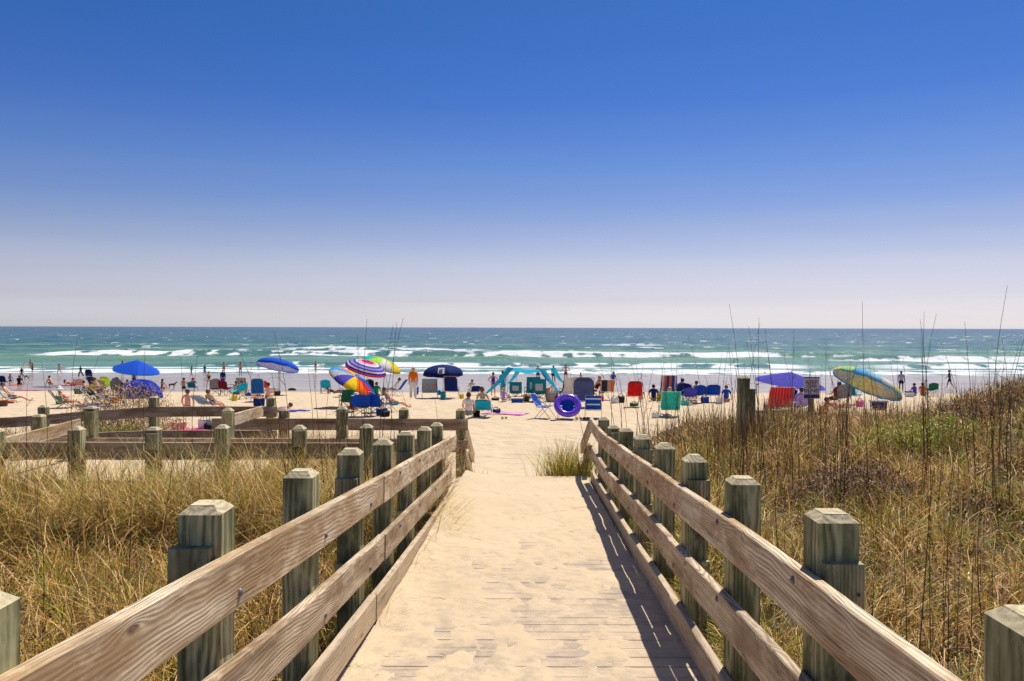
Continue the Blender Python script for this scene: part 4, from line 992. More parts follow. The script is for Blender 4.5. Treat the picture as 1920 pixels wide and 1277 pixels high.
# ---------------------------------------------------------------- chairs (they face +y of their own frame; backs towards the viewer when rz is near 0)
def sling(mb, pts, w, n=6, sag=.02, mi=0, mfn=None, rnd=False):
    """cloth strip along pts (y,z) of width w"""
    P = [Vector((0, a, b)) for a, b in pts]; L = len(P) - 1
    def fn(u, v):
        t = v * L; i = min(int(t), L - 1); q = P[i].lerp(P[i + 1], t - i); s = (u - .5) * w
        s *= 1 - .16 * max(0, v - .82) / .18 * (1 if rnd else 0) ; wr = .010 * math.sin(u * 9 + v * 6 + w * 40) * math.sin(PI * v)
        return (s, q.y + wr, q.z - sag * (1 - (2 * u - 1) ** 2) * (1 if 0 < v < 1 else .4) - (.05 * abs(2 * u - 1) ** 3 * (v > .99) if rnd else 0))
    mb.surf(fn, n, L * 3, mi, mfn)
def beach_chair(label, x, y, z, rz, col='blue', seat_h=.26, back_h=.62, rec=28, w=.54, frame=None, towel=None, legs=True, arms=True, col2=None, group=None, cat='beach chair', tz=0, footrest=False):
    root = empty('beach_chair', (x, y, z + tz), rz, label, cat, group); root.scale = (1.1, 1.1, 1.12); fr = frame or M_ALU; r = .0115
    a = R(rec); by, bz = -.24, seat_h; ty, tz_ = by - math.sin(a) * back_h, bz + math.cos(a) * back_h
    m = MB(); sling(m, [(by + .01, bz + .02), (-.02, seat_h - .01), (.24, seat_h + .05)], w - .03); m.build('seat', fab(col2 or col), root, solid=.012)
    m = MB(); sling(m, [(by - .01, bz + .04), ((by + ty) / 2 - .02, (bz + tz_) / 2), (ty, tz_)], w - .02, 8, -.0, 0, lambda u, v: 1 if v > .84 or (.30 < v < .36 and .15 < u < .85) else 0, True)
    bm_ = fab(col); ac = bm_
    if isinstance(col, str): q_ = COL[col]; ac = fabric(tuple(min(1, c_ * .55 + .015) for c_ in q_), .15)
    m.build('backrest', [bm_, ac], root, solid=.014)
    m = MB()
    for s in (-1, 1):
        X = s * w / 2; m.tube([(X, by, bz), (X, ty, tz_)], r); m.tube([(X, by, bz), (X, .26, seat_h + .05)], r)
    m.tube([(-w / 2, ty, tz_), (w / 2, ty, tz_)], r); m.tube([(-w / 2, .26, seat_h + .05), (w / 2, .26, seat_h + .05)], r); m.tube([(-w / 2, by, bz), (w / 2, by, bz)], r)
    m.build('frame', fr, root)
    if legs:
        for s in (-1, 1):
            X = s * (w / 2 + .015); m = MB(); m.tube([(X, by - .12, .0), (X, .02, seat_h), (X, .10, seat_h + .19)], r)
            m.tube([(X, .30, 0), (X, -.05, seat_h), (X, by - .09, seat_h + .19)], r); m.tube([(X, by - .12, .005), (X * .2, by - .12, .005)], r * .9); m.build('leg', fr, root)
    if arms:
        for s in (-1, 1):
            m = MB(); m.box((s * (w / 2 + .015), -.03, seat_h + .20), (.045, .34, .022)); m.build('armrest', fr if frame else M_WHITE, root)
    if towel:
        m = MB(); o_ = .055; ca, sa = math.cos(a), math.sin(a)
        def fn(u, v):
            d = v * (back_h * 1.25) - back_h * .1
            s = (u - .5) * (w * .92 + .05 * math.sin(v * 9)); rr = back_h - max(0, d)
            if d < 0: return (s, ty + .035 * (1) - d * .2 + .01, tz_ - .02 + d * .0)
            return (s, by - sa * rr - o_ - .012 * math.sin(u * 11) * v, bz + ca * rr + .02)
        m.surf(fn, 10, 10); m.build('draped_towel', fab(towel), root, solid=.012)
    return root
def camp_chair(label, x, y, z, rz, col='navy', back_h=.50, w=.56, frame=None, group=None, seat_h=.42, window=None, towel=None):
    root = empty('camping_chair', (x, y, z), rz, label, 'camping chair', group); root.scale = (1.12, 1.1, 1.12); fr = frame or M_BLACK; r = .010
    m = MB(); sling(m, [(-.24, seat_h + .04), (0, seat_h - .02), (.24, seat_h + .05)], w - .04, sag=.05); m.build('seat', fab(col), root, solid=.012)
    m = MB(); bt = [(-.25, seat_h + .02), (-.30, seat_h + back_h * .5), (-.34, seat_h + back_h)]
    if window:
        sling(m, bt, w - .02, 9, 0, 0, lambda u, v: 1 if (.22 < u < .78 and .12 < v < .74) else 0); m.build('backrest', [fab(col), fab(window)], root, solid=.012)
    else: sling(m, bt, w - .02, 6, -.03, 0, None, True); m.build('backrest', fab(towel or col), root, solid=.012)
    for s in (-1, 1):
        X = s * w / 2; m = MB(); m.tube([(X, -.34, seat_h + back_h), (X, -.24, seat_h), (X, -.27, 0)], r); m.tube([(X, .25, 0), (X, .25, seat_h + .2)], r)
        m.tube([(X, -.27, .02), (X, .25, seat_h + .03)], r * .8); m.tube([(X, .25, .02), (X, -.25, seat_h + .03)], r * .8); m.build('leg', fr, root)
        m = MB(); m.box((X, 0, seat_h + .21), (.07, .5, .018)); m.build('armrest', fab(col), root)
    m = MB()
    for yy_ in (-.26, .25):
        m.tube([(-w / 2, yy_, .02), (w / 2, yy_, seat_h + .02)], r * .8); m.tube([(w / 2, yy_, .02), (-w / 2, yy_, seat_h + .02)], r * .8)
    m.build('cross_brace', fr, root); return root

# ---------------------------------------------------------------- umbrella
def umbrella(label, x, y, z, r=1.15, hgt=2.0, drop=.42, tilt=(0, 0), cols=('blue',), ring=False, val=.10, n=8, flat=False, edge=None, under=None, pole_lean=(0, 0), rot=0, vcol=None):
    """tilt: degrees about x (towards the viewer +) and about y (to the right +)"""
    root = empty('beach_umbrella', (x, y, z), 0, label, 'umbrella')
    top = Vector((pole_lean[0], pole_lean[1], hgt)); Mt = (Matrix.Rotation(R(tilt[1]), 3, 'Y') @ Matrix.Rotation(R(tilt[0]), 3, 'X'))
    mats = [fabric(COL[c] if isinstance(c, str) else c, .35) for c in cols]; nc = len(cols)
    m = MB(); S = 4
    def prof(t): return (math.sin(t * PI / 2 * .97) if not flat else t, (1 - math.cos(t * PI / 2) if not flat else t ** 1.15))
    nr = 10
    for k in range(n):
        a0, a1 = rot + 2 * PI * k / n, rot + 2 * PI * (k + 1) / n
        def fn(u, v, a0=a0, a1=a1):
            rr, zz = prof(v); a = a0 + (a1 - a0) * u; am = (a0 + a1) / 2
            chord = math.cos((a1 - a0) / 2) / math.cos(a - am); q = .35 + .65 * chord
            sag = .05 * v * math.sin(PI * u)
            return tuple(top + Mt @ Vector((r * rr * (1 - (1 - q) * v) * math.cos(a), r * rr * (1 - (1 - q) * v) * math.sin(a), -drop * zz - sag * .4)))
        if ring: mf = lambda u, v: (int(v * nr) * 1) % nc
        else: mf = lambda u, v, k=k: k % nc
        m.surf(fn, S, nr, 0, mf)
    if under:
        o = m.build('canopy', mats + [fab(under, .45)] * nc, root, solid=.008); o.modifiers[0].material_offset = nc
    else: o = m.build('canopy', mats, root, solid=.008)
    if val:
        m = MB()
        for k in range(n):
            a0, a1 = rot + 2 * PI * k / n, rot + 2 * PI * (k + 1) / n
            def fv(u, v, a0=a0, a1=a1):
                a = a0 + (a1 - a0) * u; am = (a0 + a1) / 2; rr = prof(1)[0]; chord = math.cos((a1 - a0) / 2) / math.cos(a - am); q = .35 + .65 * chord
                return tuple(top + Mt @ Vector((r * rr * q * math.cos(a), r * rr * q * math.sin(a), -drop - .02 * math.sin(PI * u) - v * val * (.8 + .2 * math.sin(PI * u)))))
            vm = [fab(vcol, .3)] if vcol else mats
            m.surf(fv, S, 1, 0, (lambda u, v: 0) if (vcol or ring) else (lambda u, v, k=k: k % nc))
        m.build('valance', vm, o, solid=.006)
    m = MB(); m.tube([(0, 0, -.3), tuple(top * .5), tuple(top + Mt @ Vector((0, 0, -.02)))], .017, 8); m.build('pole', M_POLE, root)
    m = MB(); m.tube([tuple(top), tuple(top + Mt @ Vector((0, 0, .07)))], [.022, .008], 8); m.build('finial', M_BLACK, root)
    m = MB(); hub = top + Mt @ Vector((0, 0, -drop * 1.1))
    for k in range(n):
        a = rot + 2 * PI * k / n; pr = []
        for t in (0, .35, .7, 1): rr, zz = prof(t); pr.append(tuple(top + Mt @ Vector((r * rr * math.cos(a), r * rr * math.sin(a), -drop * zz - .018))))
        m.tube(pr, .005, 4); m.tube([tuple(hub), pr[2]], .004, 4)
    m.build('ribs', M_ALU, root)
    return root

# ---------------------------------------------------------------- other beach things
def towel(label, x, y, z, rz, w=.8, l=1.6, mat='blue', cat='towel'):
    m = MB(); sd_ = random.uniform(0, 50)
    def fn(u, v):
        X_ = (u - .5) * w; Y_ = (v - .5) * l; c, s = math.cos(rz), math.sin(rz); gx, gy = x + X_ * c - Y_ * s, y + X_ * s + Y_ * c
        return (gx, gy, float(ground_z(gx, gy)) + .015 + .03 * float(fbm(u * 4 + sd_, v * 6, 300, 2)))
    m.surf(fn, 12, 20, 0, None, lambda u, v: (u * w, v * l, 0)); o = m.build('towel', fab(mat) if isinstance(mat, str) else mat, solid=.012); return tag(o, label, cat)
def bag(label, x, y, z, s=(.4, .25, .38), col='navy', kind='bag', rz=0, lid=None):
    root = empty({'bag': 'beach_bag', 'cooler': 'cooler', 'pack': 'backpack'}[kind], (x, y, z), rz, label, {'bag': 'bag', 'cooler': 'cooler', 'pack': 'backpack'}[kind])
    m = MB(); hx, hy, hz = s[0] / 2, s[1] / 2, s[2]
    def fn(u, v):
        a = u * 2 * PI; ex = 2.6 if kind != 'cooler' else 6; ca, sa = math.cos(a), math.sin(a)
        rr = (abs(ca) ** ex + abs(sa) ** ex) ** (-1 / ex); f = (.86 + .16 * math.sin(v * PI * .8)) if kind != 'cooler' else .92 + .08 * v
        return (hx * rr * ca * f, hy * rr * sa * f, hz * v + (.03 * math.sin(a * 2 + 1) * v if kind != 'cooler' else 0))
    m.surf(fn, 24, 5); m.lathe([(0, 0), (.01, 0)], 3)
    if kind != 'bag': m.add([(fn(i / 24, 1)) for i in range(24)], [tuple(range(24))])
    else: m.add([Vector(fn(i / 24, 1)) * .96 for i in range(24)], [tuple(range(24))], 1)
    m.build('body', [fab(col, .02), M_BLACK], root, smooth=kind != 'cooler')
    if kind == 'cooler':
        q = MB(); q.box((0, 0, hz + .03), (s[0] * 1.02, s[1] * 1.04, .06)); q.build('lid', fab(lid or 'white', .02), root)
    q = MB()
    for sy_ in ((-1, 1) if kind == 'bag' else (0,)):
        q.tube([(-hx * .5, sy_ * hy * .8, hz * .95), (-hx * .4, sy_ * hy * .7, hz * 1.3), (0, sy_ * hy * .6, hz * 1.42), (hx * .4, sy_ * hy * .7, hz * 1.3), (hx * .5, sy_ * hy * .8, hz * .95)], .011, 5)
    q.build('handle', M_BLACK if kind != 'bag' else fab(lid or col), root)
    return root
# ================================================================ the crowd on the beach (columns and rows are where the feet stand in the photograph)
def A(px, py): return ground_at(px, py)
def PPL(label, px, py, face, pose, **kw):
    x, y, z = A(px, py); return person(label, x, y, z, R(face), pose, **kw)
def CH(label, px, py, face, **kw):
    x, y, z = A(px, py); return beach_chair(label, x, y, z - .03, R(face), **kw)
def CC(label, px, py, face, **kw):
    x, y, z = A(px, py); return camp_chair(label, x, y, z - .03, R(face), **kw)
def BG(label, px, py, **kw):
    x, y, z = A(px, py); return bag(label, x, y, z - .02, **kw)
def TW(label, px, py, rz, **kw):
    x, y, z = A(px, py); return towel(label, x, y, z, R(rz), **kw)
# --- umbrellas
x, y, z = A(258, 741); umbrella('wide bright blue umbrella with a pale blue edge, above the blue dome tent', x, y, z, 1.45, 2.18, .62, (5, 9), ('royal',), flat=True, val=.07, n=6, vcol='sky')
x, y, z = A(524, 741); umbrella('blue umbrella showing its white underside, left of the centre group', x, y, z, 1.36, 2.25, .50, (-15, 9), ('royal',), val=.05, under='white')
x, y, z = A(676, 763); umbrella('rainbow umbrella tipped low over folding chairs', x - .22, y, z, 1.20, 1.42, .34, (6, 33), ('blue', 'sky', 'teal', 'yellow', 'orange', 'sky', 'lgrey', 'violet', 'yellow', 'orange', 'red', 'blue'), val=.05, rot=.45, n=12)
x, y, z = A(690, 744); umbrella('umbrella with concentric purple, pink and white stripes', x, y, z, 1.27, 2.10, .50, (9, 17), ('violet', 'red', 'lpink', 'white', 'violet', 'lav', 'violet', 'white', 'purple', 'pink'), ring=True, val=.06, vcol='red')
x, y, z = A(720, 741); umbrella('pale green and yellow umbrella behind the striped one', x, y, z, 1.30, 2.30, .48, (4, 20), ('aqua', 'lime', 'white', 'yellow'), val=.05, vcol='teal')
x, y, z = A(831, 746); un = umbrella('navy umbrella with a white panel over two empty chairs', x, y, z, 1.19, 1.90, .50, (4, 0), ('navy',), val=.08, rot=PI / 8)
m = MB(); cx_, cy_ = x - .02, y - .98
def pn(u, v, ox=0, oy=0, w=.36, h_=.34, o_=0): return (x - .02 + ox + (u - .5) * w, y - .80 - .34 * (1 - v) - o_, z + 1.47 + oy + v * h_ * .9)
m = MB(); m.surf(pn, 2, 2); m.surf(lambda u, v: pn(u, v, -.02, .06, .22, .10, .012), 1, 1, 1); m.surf(lambda u, v: pn(u, v, -.06, -.02, .16, .09, .014), 1, 1, 2); m.surf(lambda u, v: pn(u, v, .0, .2, .2, .05, .012), 1, 1, 3)
pz = m.build('printed_panel', [fab('white'), fab('black'), fab('yellow'), fab('violet')], None, solid=.004); pz.parent = un; pz.location = (-x, -y, -z)
x, y, z = A(1484, 772); umbrella('violet-blue umbrella behind the dune sign', x, y, z, 1.60, 1.72, .50, (5, 6), ('violet',), flat=True, val=.0, n=6, rot=.2)
x, y, z = A(1634, 785); umbrella('pale blue, yellow and green umbrella leaning right with a beige underside', x, y, z, 1.36, 1.72, .42, (-6, 27), ((.35, .70, .9), (.8, .85, .8), (.85, .85, .15), (.55, .85, .25), (.15, .5, .85)), val=.06, under='beige', vcol='sky', n=15)
# --- blue dome tent
x, y, z = A(264, 747); rt = empty('beach_tent', (x, y, z), 0, 'low blue pop-up dome tent behind the dry shrub', 'tent')
def dome(u, v):
    a = u * 2 * PI; t = v * PI / 2; r_ = math.cos(t) ** .85; f = 1 + .07 * abs(math.sin(a * 2.5))
    return (1.12 * r_ * math.cos(a) * f, .85 * r_ * math.sin(a) * f, 1.08 * math.sin(t) * (1 - .06 * abs(math.cos(a * 2.5))) - .04)
m = MB(); m.surf(dome, 30, 9); m.build('tent_shell', fabric((.012, .05, .50), .15), rt, solid=.006)
m = MB()
for k in range(5): m.tube([Vector(dome(k / 5, t / 8)) * 1.012 for t in range(9)], .012, 5)
m.build('tent_pole', M_BLACK, rt)
m = MB(); m.surf(lambda u, v: (-.35 + .7 * u, -.86 + .33 * v ** 2 - .02, .05 + .62 * v), 5, 5); m.build('door_panel', fabric((.02, .09, .62), .15), rt, solid=.006)
# --- turquoise stretch canopy on four poles
TQ = fabric(COL['turq'], .5); PK = [(952, 688, 45.5), (969, 690, 48.5), (1022, 691, 45.5), (1042, 689, 48.5)]; PKv = [W(*p) for p in PK]
o0 = Vector((PKv[0].x, PKv[0].y, float(ground_z(PKv[0].x, PKv[0].y)))); rt = empty('sun_shade', o0, 0, 'turquoise stretched fabric canopy on thin poles', 'sun shade')
q = [p - o0 for p in PKv]; m = MB()
def shade(u, v):
    a = q[0].lerp(q[1], v); b = q[2].lerp(q[3], v); p = a.lerp(b, u); s = math.sin(PI * u); t = math.sin(PI * v)
    return (p.x, p.y + 0, p.z - .12 * s ** .8 - .20 * (1 - v) * s ** .7 - .05 * t)
m.surf(shade, 16, 6); m.build('canopy', TQ, rt, solid=.006)
for (i, tgt, w1) in ((0, (909, 738, 44), .36), (1, (952, 718, 51), .34), (2, (1040, 722, 44), .36), (3, (1057, 716, 50), .34), (2, (1056, 742, 42.5), .22)):
    b = W(*tgt) - o0; a = q[i]; m = MB(); inn = q[{0: 2, 1: 3, 2: 0, 3: 1}[i]] - a; inn = inn.normalized()
    m.surf(lambda u, v, a=a, b=b, inn=inn, w1=w1: tuple((a + inn * (u * w1)).lerp(b + inn * (u * .07), v) + Vector((0, 0, -.10 * math.sin(PI * v) + .0)) + Vector((0, 0, -.06 * u))), 4, 8); m.build('wing', TQ, rt, solid=.006)
for p in q:
    m = MB(); gz = float(ground_z(p.x + o0.x, p.y + o0.y)) - o0.z; m.tube([(p.x, p.y, gz - .1), (p.x, p.y, p.z)], .014, 6); m.build('pole', M_POLE, rt)
for tg in ((909, 740, 44), (1057, 744, 42.5)):
    b = W(*tg) - o0; m = MB(); m.blob((b.x, b.y, b.z + .02), (.16, .13, .12), 10); m.build('sandbag', TQ, rt, smooth=True)

# --- far waders and walkers
far = [
 ('small child in a pink suit at the foam edge, farthest left', 45, 689, 20, 'bend', 1.15, 'pink', 'brown', (('suit', 'pink'),)),
 ('slim bather in a red swimsuit standing in the foam beside the pink child', 57, 690, 180, 'stand', 1.45, 'tan', 'dark', (('suit', 'maroon'),)),
 ('child in dark trunks at the water beside the red swimsuit', 61, 700, 170, 'stand', 1.25, 'brown', 'dark', (('shorts', 'navy'),)),
 ('boy standing near the waterline in yellow and black top', 41, 712, 60, 'stand', 1.25, 'tan', 'dark', (('shirt', 'black'), ('shorts', 'black'))),
 ('long-haired girl in a pink swimsuit running along the wet sand', 112, 703, 60, 'run', 1.4, 'tan', 'dark', (('suit', 'pink'),)),
 ('runner in a black wetsuit bent forward on the wet sand', 152, 708, 60, 'run', 1.4, 'fair', 'dark', (('shirt', 'black'), ('trousers', 'black'))),
 ('wader in dark shorts standing beyond the wide blue umbrella', 230, 704, 180, 'stand', 1.7, 'brown', 'dark', (('shorts', 'navy'),)),
 ('thin girl walking at the foam, left of the child in green', 359, 708, -40, 'walk', 1.25, 'brown', 'dark', (('suit', 'maroon'),)),
 ('child in a green and blue top at the foam', 384, 706, 0, 'stand', 1.3, 'tan', 'dark', (('shirt', 'teal'), ('shorts', 'blue'))),
 ('tall woman in a bikini standing in the wash', 451, 706, 180, 'hips', 1.68, 'tan', 'dark', (('top', 'pink'), ('briefs', 'maroon'))),
 ('child in pink with an arm out, playing in the wash', 471, 697, -60, 'point', 1.2, 'pink', 'brown', (('suit', 'pink'),)),
 ('child in blue trunks and top playing beside the pink child', 485, 697, 40, 'stand', 1.2, 'tan', 'dark', (('shirt', 'blue'),)),
 ('wader seen under the blue and white umbrella', 524, 703, 180, 'stand', 1.5, 'brown', 'dark', (('shorts', 'black'),)),
 ('wader in green shorts beyond the turquoise canopy', 1009, 716, 180, 'stand', 1.65, 'tan', 'dark', (('shirt', 'lgrey'), ('shorts', 'dgreen'))),
 ('wader in dark trunks under the right end of the turquoise canopy', 1038, 718, 160, 'stand', 1.7, 'brown', 'dark', (('shirt', 'navy'), ('shorts', 'black'))),
 ('broad shirtless man standing beyond the canopy', 1061, 716, 0, 'hips', 1.8, 'pink', 'brown', (('shorts', 'slate'),)),
 ('small boy in blue trunks pointing right on the wet sand', 1089, 724, 180, 'point', 1.2, 'tan', 'dark', (('shorts', 'blue'),)),
 ('man in a blue shirt and cap walking on the wet sand', 1150, 733, -30, 'walk', 1.5, 'tan', 'dark', (('shirt', 'violet'), ('shorts', 'grey'))),
 ('walker in brown beyond the right dune', 1781, 729, 60, 'walk', 1.6, 'brown', 'dark', (('shirt', 'brown'), ('shorts', 'black')))]
for (lab, px, py, f, ps, h, sk, hr, wr) in far:
    PPL(lab, px, py, f, ps, h=h, skin=sk, hair=hr, wear=wr, kid=h < 1.35, long=('girl' in lab or 'woman' in lab))
# --- a dog by the water
def dog(label, px, py, rz, c1, c2, s=1):
    x, y, z = A(px, py); rt = empty('dog', (x, y, z), R(rz), label, 'dog'); k = .62 * s
    V = [(0, -.32, .52), (0, -.1, .53), (0, .18, .54), (0, .38, .62), (0, .50, .78), (0, .60, .86), (0, .76, .82)]; Rr = [(.10, .12), (.10, .12), (.12, .16), (.10, .13), .075, .085, .035]; E = [(i, i + 1) for i in range(6)]
    for s_ in (-1, 1):
        b = len(V); V += [(s_ * .10, -.36, .42), (s_ * .10, -.28, .30), (s_ * .10, -.42, .16), (s_ * .10, -.38, .03)]; Rr += [.08, .05, .03, .03]; E += [(0, b), (b, b + 1), (b + 1, b + 2), (b + 2, b + 3)]
        b = len(V); V += [(s_ * .09, .26, .42), (s_ * .09, .22, .24), (s_ * .09, .26, .03)]; Rr += [.06, .035, .03]; E += [(2, b), (b, b + 1), (b + 1, b + 2)]
        b = len(V); V += [(s_ * .06, .56, .92), (s_ * .08, .54, .98)]; Rr += [.03, .015]; E += [(5, b), (b, b + 1)]
    b = len(V); V += [(0, -.46, .58), (0, -.60, .72)]; Rr += [.03, .015]; E += [(0, b), (b, b + 1)]
    skin_obj('body', [Vector(v) * k for v in V], E, [(r if isinstance(r, tuple) else r) if False else ((r[0] * k, r[1] * k) if isinstance(r, tuple) else r * k) for r in Rr], plain(c1, .8, .1, .4, 0, 14), rt)
    m = MB(); m.blob(Vector((0, .02, .60)) * k, (.115 * k, .28 * k, .09 * k), 10); m.build('dark_patch', plain(c2, .8, .1, .3), rt, smooth=True)
dog('grey and black dog standing beside the boy near the waterline', 50, 713, 80, (.55, .55, .52), (.03, .03, .03), 1.2)
dog('small brown dog on the sand right of the seated dark-haired girl', 323, 728, -80, (.22, .10, .05), (.12, .05, .03), .95)

# --- left end of the beach
CH('navy low chair at the far left edge of the beach', 8, 722, 10, col='navy')
PPL('boy in blue trunks sitting up at the far left by the wet sand', 19, 716, 20, 'sit', h=1.4, skin='brown', hair='dark', wear=(('shorts', 'blue'),), kid=True)
TW('orange towel heaped on the sand at far left', 30, 722, 20, w=.9, l=1.6, mat='orange')
PPL('woman in an orange bikini crouching on a towel, far left', 98, 724, 70, 'crouch', h=1.68, skin='tan', hair='dark', wear=(('top', 'orange'), ('briefs', 'orange')), long='bun')
TW('dark patterned towel under the crouching woman', 84, 726, 80, w=.9, l=1.8, mat='navy')
TW('red towel under the sunbather lying at left', 128, 723, 85, w=1.0, l=2.4, mat='red')
PPL('sunbather lying on her side on a red towel', 134, 722, -80, 'lieback', h=1.65, skin='tan', hair='dark', wear=(('suit', 'red'),), long=True)
TW('pink towel spread flat on the sand at left', 52, 732, 80, w=.8, l=2.2, mat='pink')
CH('red and white striped beach chair left of the tall navy chair', 151, 729, 15, col=stripes(((.8, .05, .05), (.85, .8, .75)), 12, 0), back_h=.55)
CH('dark navy chair with a very tall headrest', 172, 722, -8, col='navy', seat_h=.42, back_h=.92, rec=12, w=.62)
CH('navy reclining chair with a white frame', 181, 733, -10, col='navy', seat_h=.36, back_h=.80, rec=30, w=.62, frame=M_WHITE)
PPL('sunbather in sunglasses reclining beside the tall navy chair', 185, 741, -40, 'chair', h=1.65, skin='tan', hair='brown', wear=(('tank', 'brown'), ('shorts', 'brown')), dz=.05)
CC('faded grey-brown camping chair beside the lime chair', 187, 740, 20, col='beige', back_h=.45)
CH('lime green chair with a tall tilted back', 203, 735, 0, col='lime', seat_h=.42, back_h=.72, rec=28, w=.62)
PPL('person in a straw sun hat seated right of the lime chair', 221, 741, 10, 'chair', h=1.68, skin='tan', hair='brown', hat=('sun', 'beige'), wear=(('shirt', 'grey'), ('shorts', 'brown')))
CC('grey camping chair holding the person in the straw hat', 221, 741, 10, col='grey')
PPL('dark-haired sunbather sitting left of the dome tent', 239, 733, 30, 'kneeup', h=1.65, skin='brown', hair='dark', wear=(('top', 'maroon'), ('briefs', 'maroon')), long=True)
PPL('man in a dark blue shirt standing behind the dome tent', 252, 727, 180, 'stand', h=1.55, skin='tan', hair='dark', wear=(('shirt', 'navy'), ('shorts', 'navy')))
PPL('long-haired girl sitting right of the dome tent', 304, 730, -20, 'sit', h=1.55, skin='tan', hair='dark', wear=(('suit', 'black'),), long=True)
BG('heap of bags by the striped chair', 147, 739, s=(.5, .3, .35), col='dgreen')
BG('small brown bag among the chairs at left', 168, 739, s=(.3, .2, .3), col='brown')
BG('pale folded bundle beside the grey-brown chair', 160, 737, s=(.45, .3, .2), col='lgrey')
PPL('man reclining with feet out at far left, reading', 22, 754, -62, 'recline', h=1.78, skin='pink', hair='brown', wear=(('shorts', 'slate'),))
CH('green striped low chair under the reading man', 20, 755, -62, col=stripes(((.05, .16, .10), (.35, .45, .38), (.04, .10, .08)), 16, 0), seat_h=.24, rec=36, frame=M_WHITE)
TW('orange and red towel on the sand at the left edge', 2, 752, 60, w=.9, l=1.3, mat='orange')
BG('dark bag on the sand at the left edge', 4, 762, s=(.5, .3, .3), col='brown')
PPL('woman in a red and white striped swimsuit and white hat reclining', 126, 764, -66, 'recline', h=1.62, skin='pink', hair='white', hat=('sun', 'white'), wear=(('suit', stripes(((.75, .05, .08), (.8, .75, .72), (.12, .05, .30)), 14, 0)),))
CH('low wooden-framed chair under the woman in stripes', 123, 765, -66, col='grey', seat_h=.24, rec=34, frame=plain((.3, .16, .08)))
BG('bright green bag hung behind the woman in stripes', 111, 758, s=(.3, .2, .42), col='green')
PPL('sunbather in a straw hat lying back by the blue chair', 196, 756, -58, 'recline', h=1.6, skin='tan', hair='blond', hat=('sun', 'beige'), wear=(('shirt', 'navy'), ('shorts', 'blue')))
CH('blue low chair with a green towel left of the tent', 198, 757, -50, col='blue', seat_h=.26, rec=40, towel='green')
CH('white-framed navy chair lying low left of the shrub', 184, 758, -60, col='navy', seat_h=.24, rec=44, frame=M_WHITE)
TW('blue towel crumpled in front of the low chairs', 182, 762, 75, w=.8, l=1.9, mat='blue')

# --- between the tent and the rainbow umbrella
PPL('person with a red cap sitting in a green and blue chair', 364, 731, 0, 'chair', h=1.5, skin='pink', hair='brown', hat=('cap', 'red'), wear=(('shirt', 'teal'),), dz=-.05)
CH('green and blue low chair under the red cap', 363, 732, 0, col='teal', col2='blue', seat_h=.22, back_h=.48)
PPL('woman in a black swimsuit walking left', 392, 731, 40, 'walk', h=1.45, skin='fair', hair='blond', wear=(('suit', 'black'),), long='bun')
PPL('child in a red and blue rash guard standing behind the maroon chairs', 418, 728, 10, 'stand', h=1.5, skin='pink', hair='blond', wear=(('longshirt', 'navy'), ('top', 'red'), ('shorts', 'blue')))
CC('maroon camping chair with a grey headrest', 404, 741, 24, col='maroon', back_h=.55, towel='grey')
CC('maroon camping chair on the right of the pair', 424, 742, -18, col='maroon', back_h=.45)
CH('black-framed chair with a pale grey back', 455, 735, 6, col='black', towel='grey', seat_h=.42, back_h=.62, frame=M_BLACK, w=.6)
CC('teal camping chair with a thin dark frame', 447, 749, 60, col='turq', back_h=.38)
PPL('person leaning forward beside the teal camping chair', 462, 748, -50, 'chair', h=1.6, skin='pink', hair='brown', wear=(('shirt', 'yellow'), ('shorts', 'blue')))
PPL('man in a black cap seated in the tall blue chair', 482, 746, 10, 'chair', h=1.75, skin='tan', hair='dark', hat=('cap', 'black'), wear=(('shirt', 'blue'), ('shorts', 'navy')))
CH('tall blue reclining chair in front of the red one', 484, 752, 14, col=(fabric((.02, .14, .42))), seat_h=.36, back_h=.80, rec=26, w=.56)
CH('red beach chair behind the tall blue chair', 497, 744, 0, col='red', seat_h=.38, back_h=.6, w=.6)
BG('grey cooler with a green lid right of the red chair', 509, 737, s=(.5, .35, .3), col='lgrey', kind='cooler', lid='dgreen')
BG('dark navy bag on the sand below the tall blue chair', 486, 765, s=(.5, .32, .45), col='navy')
x, y, z = A(548, 732); m = MB(); m.blob((x, y, z + .03), (.34, .2, .17), 12); o = m.build('sandbag', plain((.09, .06, .05), .8, .1, .4), smooth=True); tag(o, 'dark sandbag lying alone on the sand right of the blue umbrella', 'sandbag')
PPL('shirtless man sitting with his back turned above the ramp rail', 352, 768, 25, 'sit', h=1.75, skin='pink', hair='brown', wear=(('shorts', 'red'),))
CH('blue and white striped low chair above the ramp rail', 392, 768, -20, col=stripes(((.03, .30, .55), (.8, .82, .82), (.02, .10, .40)), 9, 0), seat_h=.24, rec=50, back_h=.6)
PPL('sunbather lying in the striped chair above the ramp rail', 400, 768, -20, 'recline', h=1.6, skin='tan', hair='brown', wear=(('suit', 'blue'),), dz=-.02)
BG('pink beach bag on the sand under the ramp rail', 335, 806, s=(.5, .3, .26), col='pink')
TW('pink and purple towel beside the pink bag', 362, 806, 80, w=.7, l=1.3, mat='pink')
BG('white and blue bag right of the pink towel', 385, 805, s=(.45, .3, .35), col='white', lid='navy')
BG('black bag at the right of the group under the ramp rail', 395, 806, s=(.4, .3, .22), col='black')
PPL('sunbather lying on the sand right of the far ramp post', 522, 772, 80, 'lie', h=1.6, skin='pink', hair='brown', wear=(('suit', 'lav'),))
TW('small blue towel on open sand', 556, 771, 80, w=.5, l=1.1, mat='violet')
CC('teal camping chair with red trim standing alone', 611, 738, 8, col='turq', back_h=.45)
PPL('sunbather lying among black bags behind the rainbow umbrella', 628, 738, -80, 'lieback', h=1.6, skin='brown', hair='dark', wear=(('suit', 'black'),))
BG('black duffel bag left of the striped umbrella pole', 640, 737, s=(.6, .3, .24), col='black')

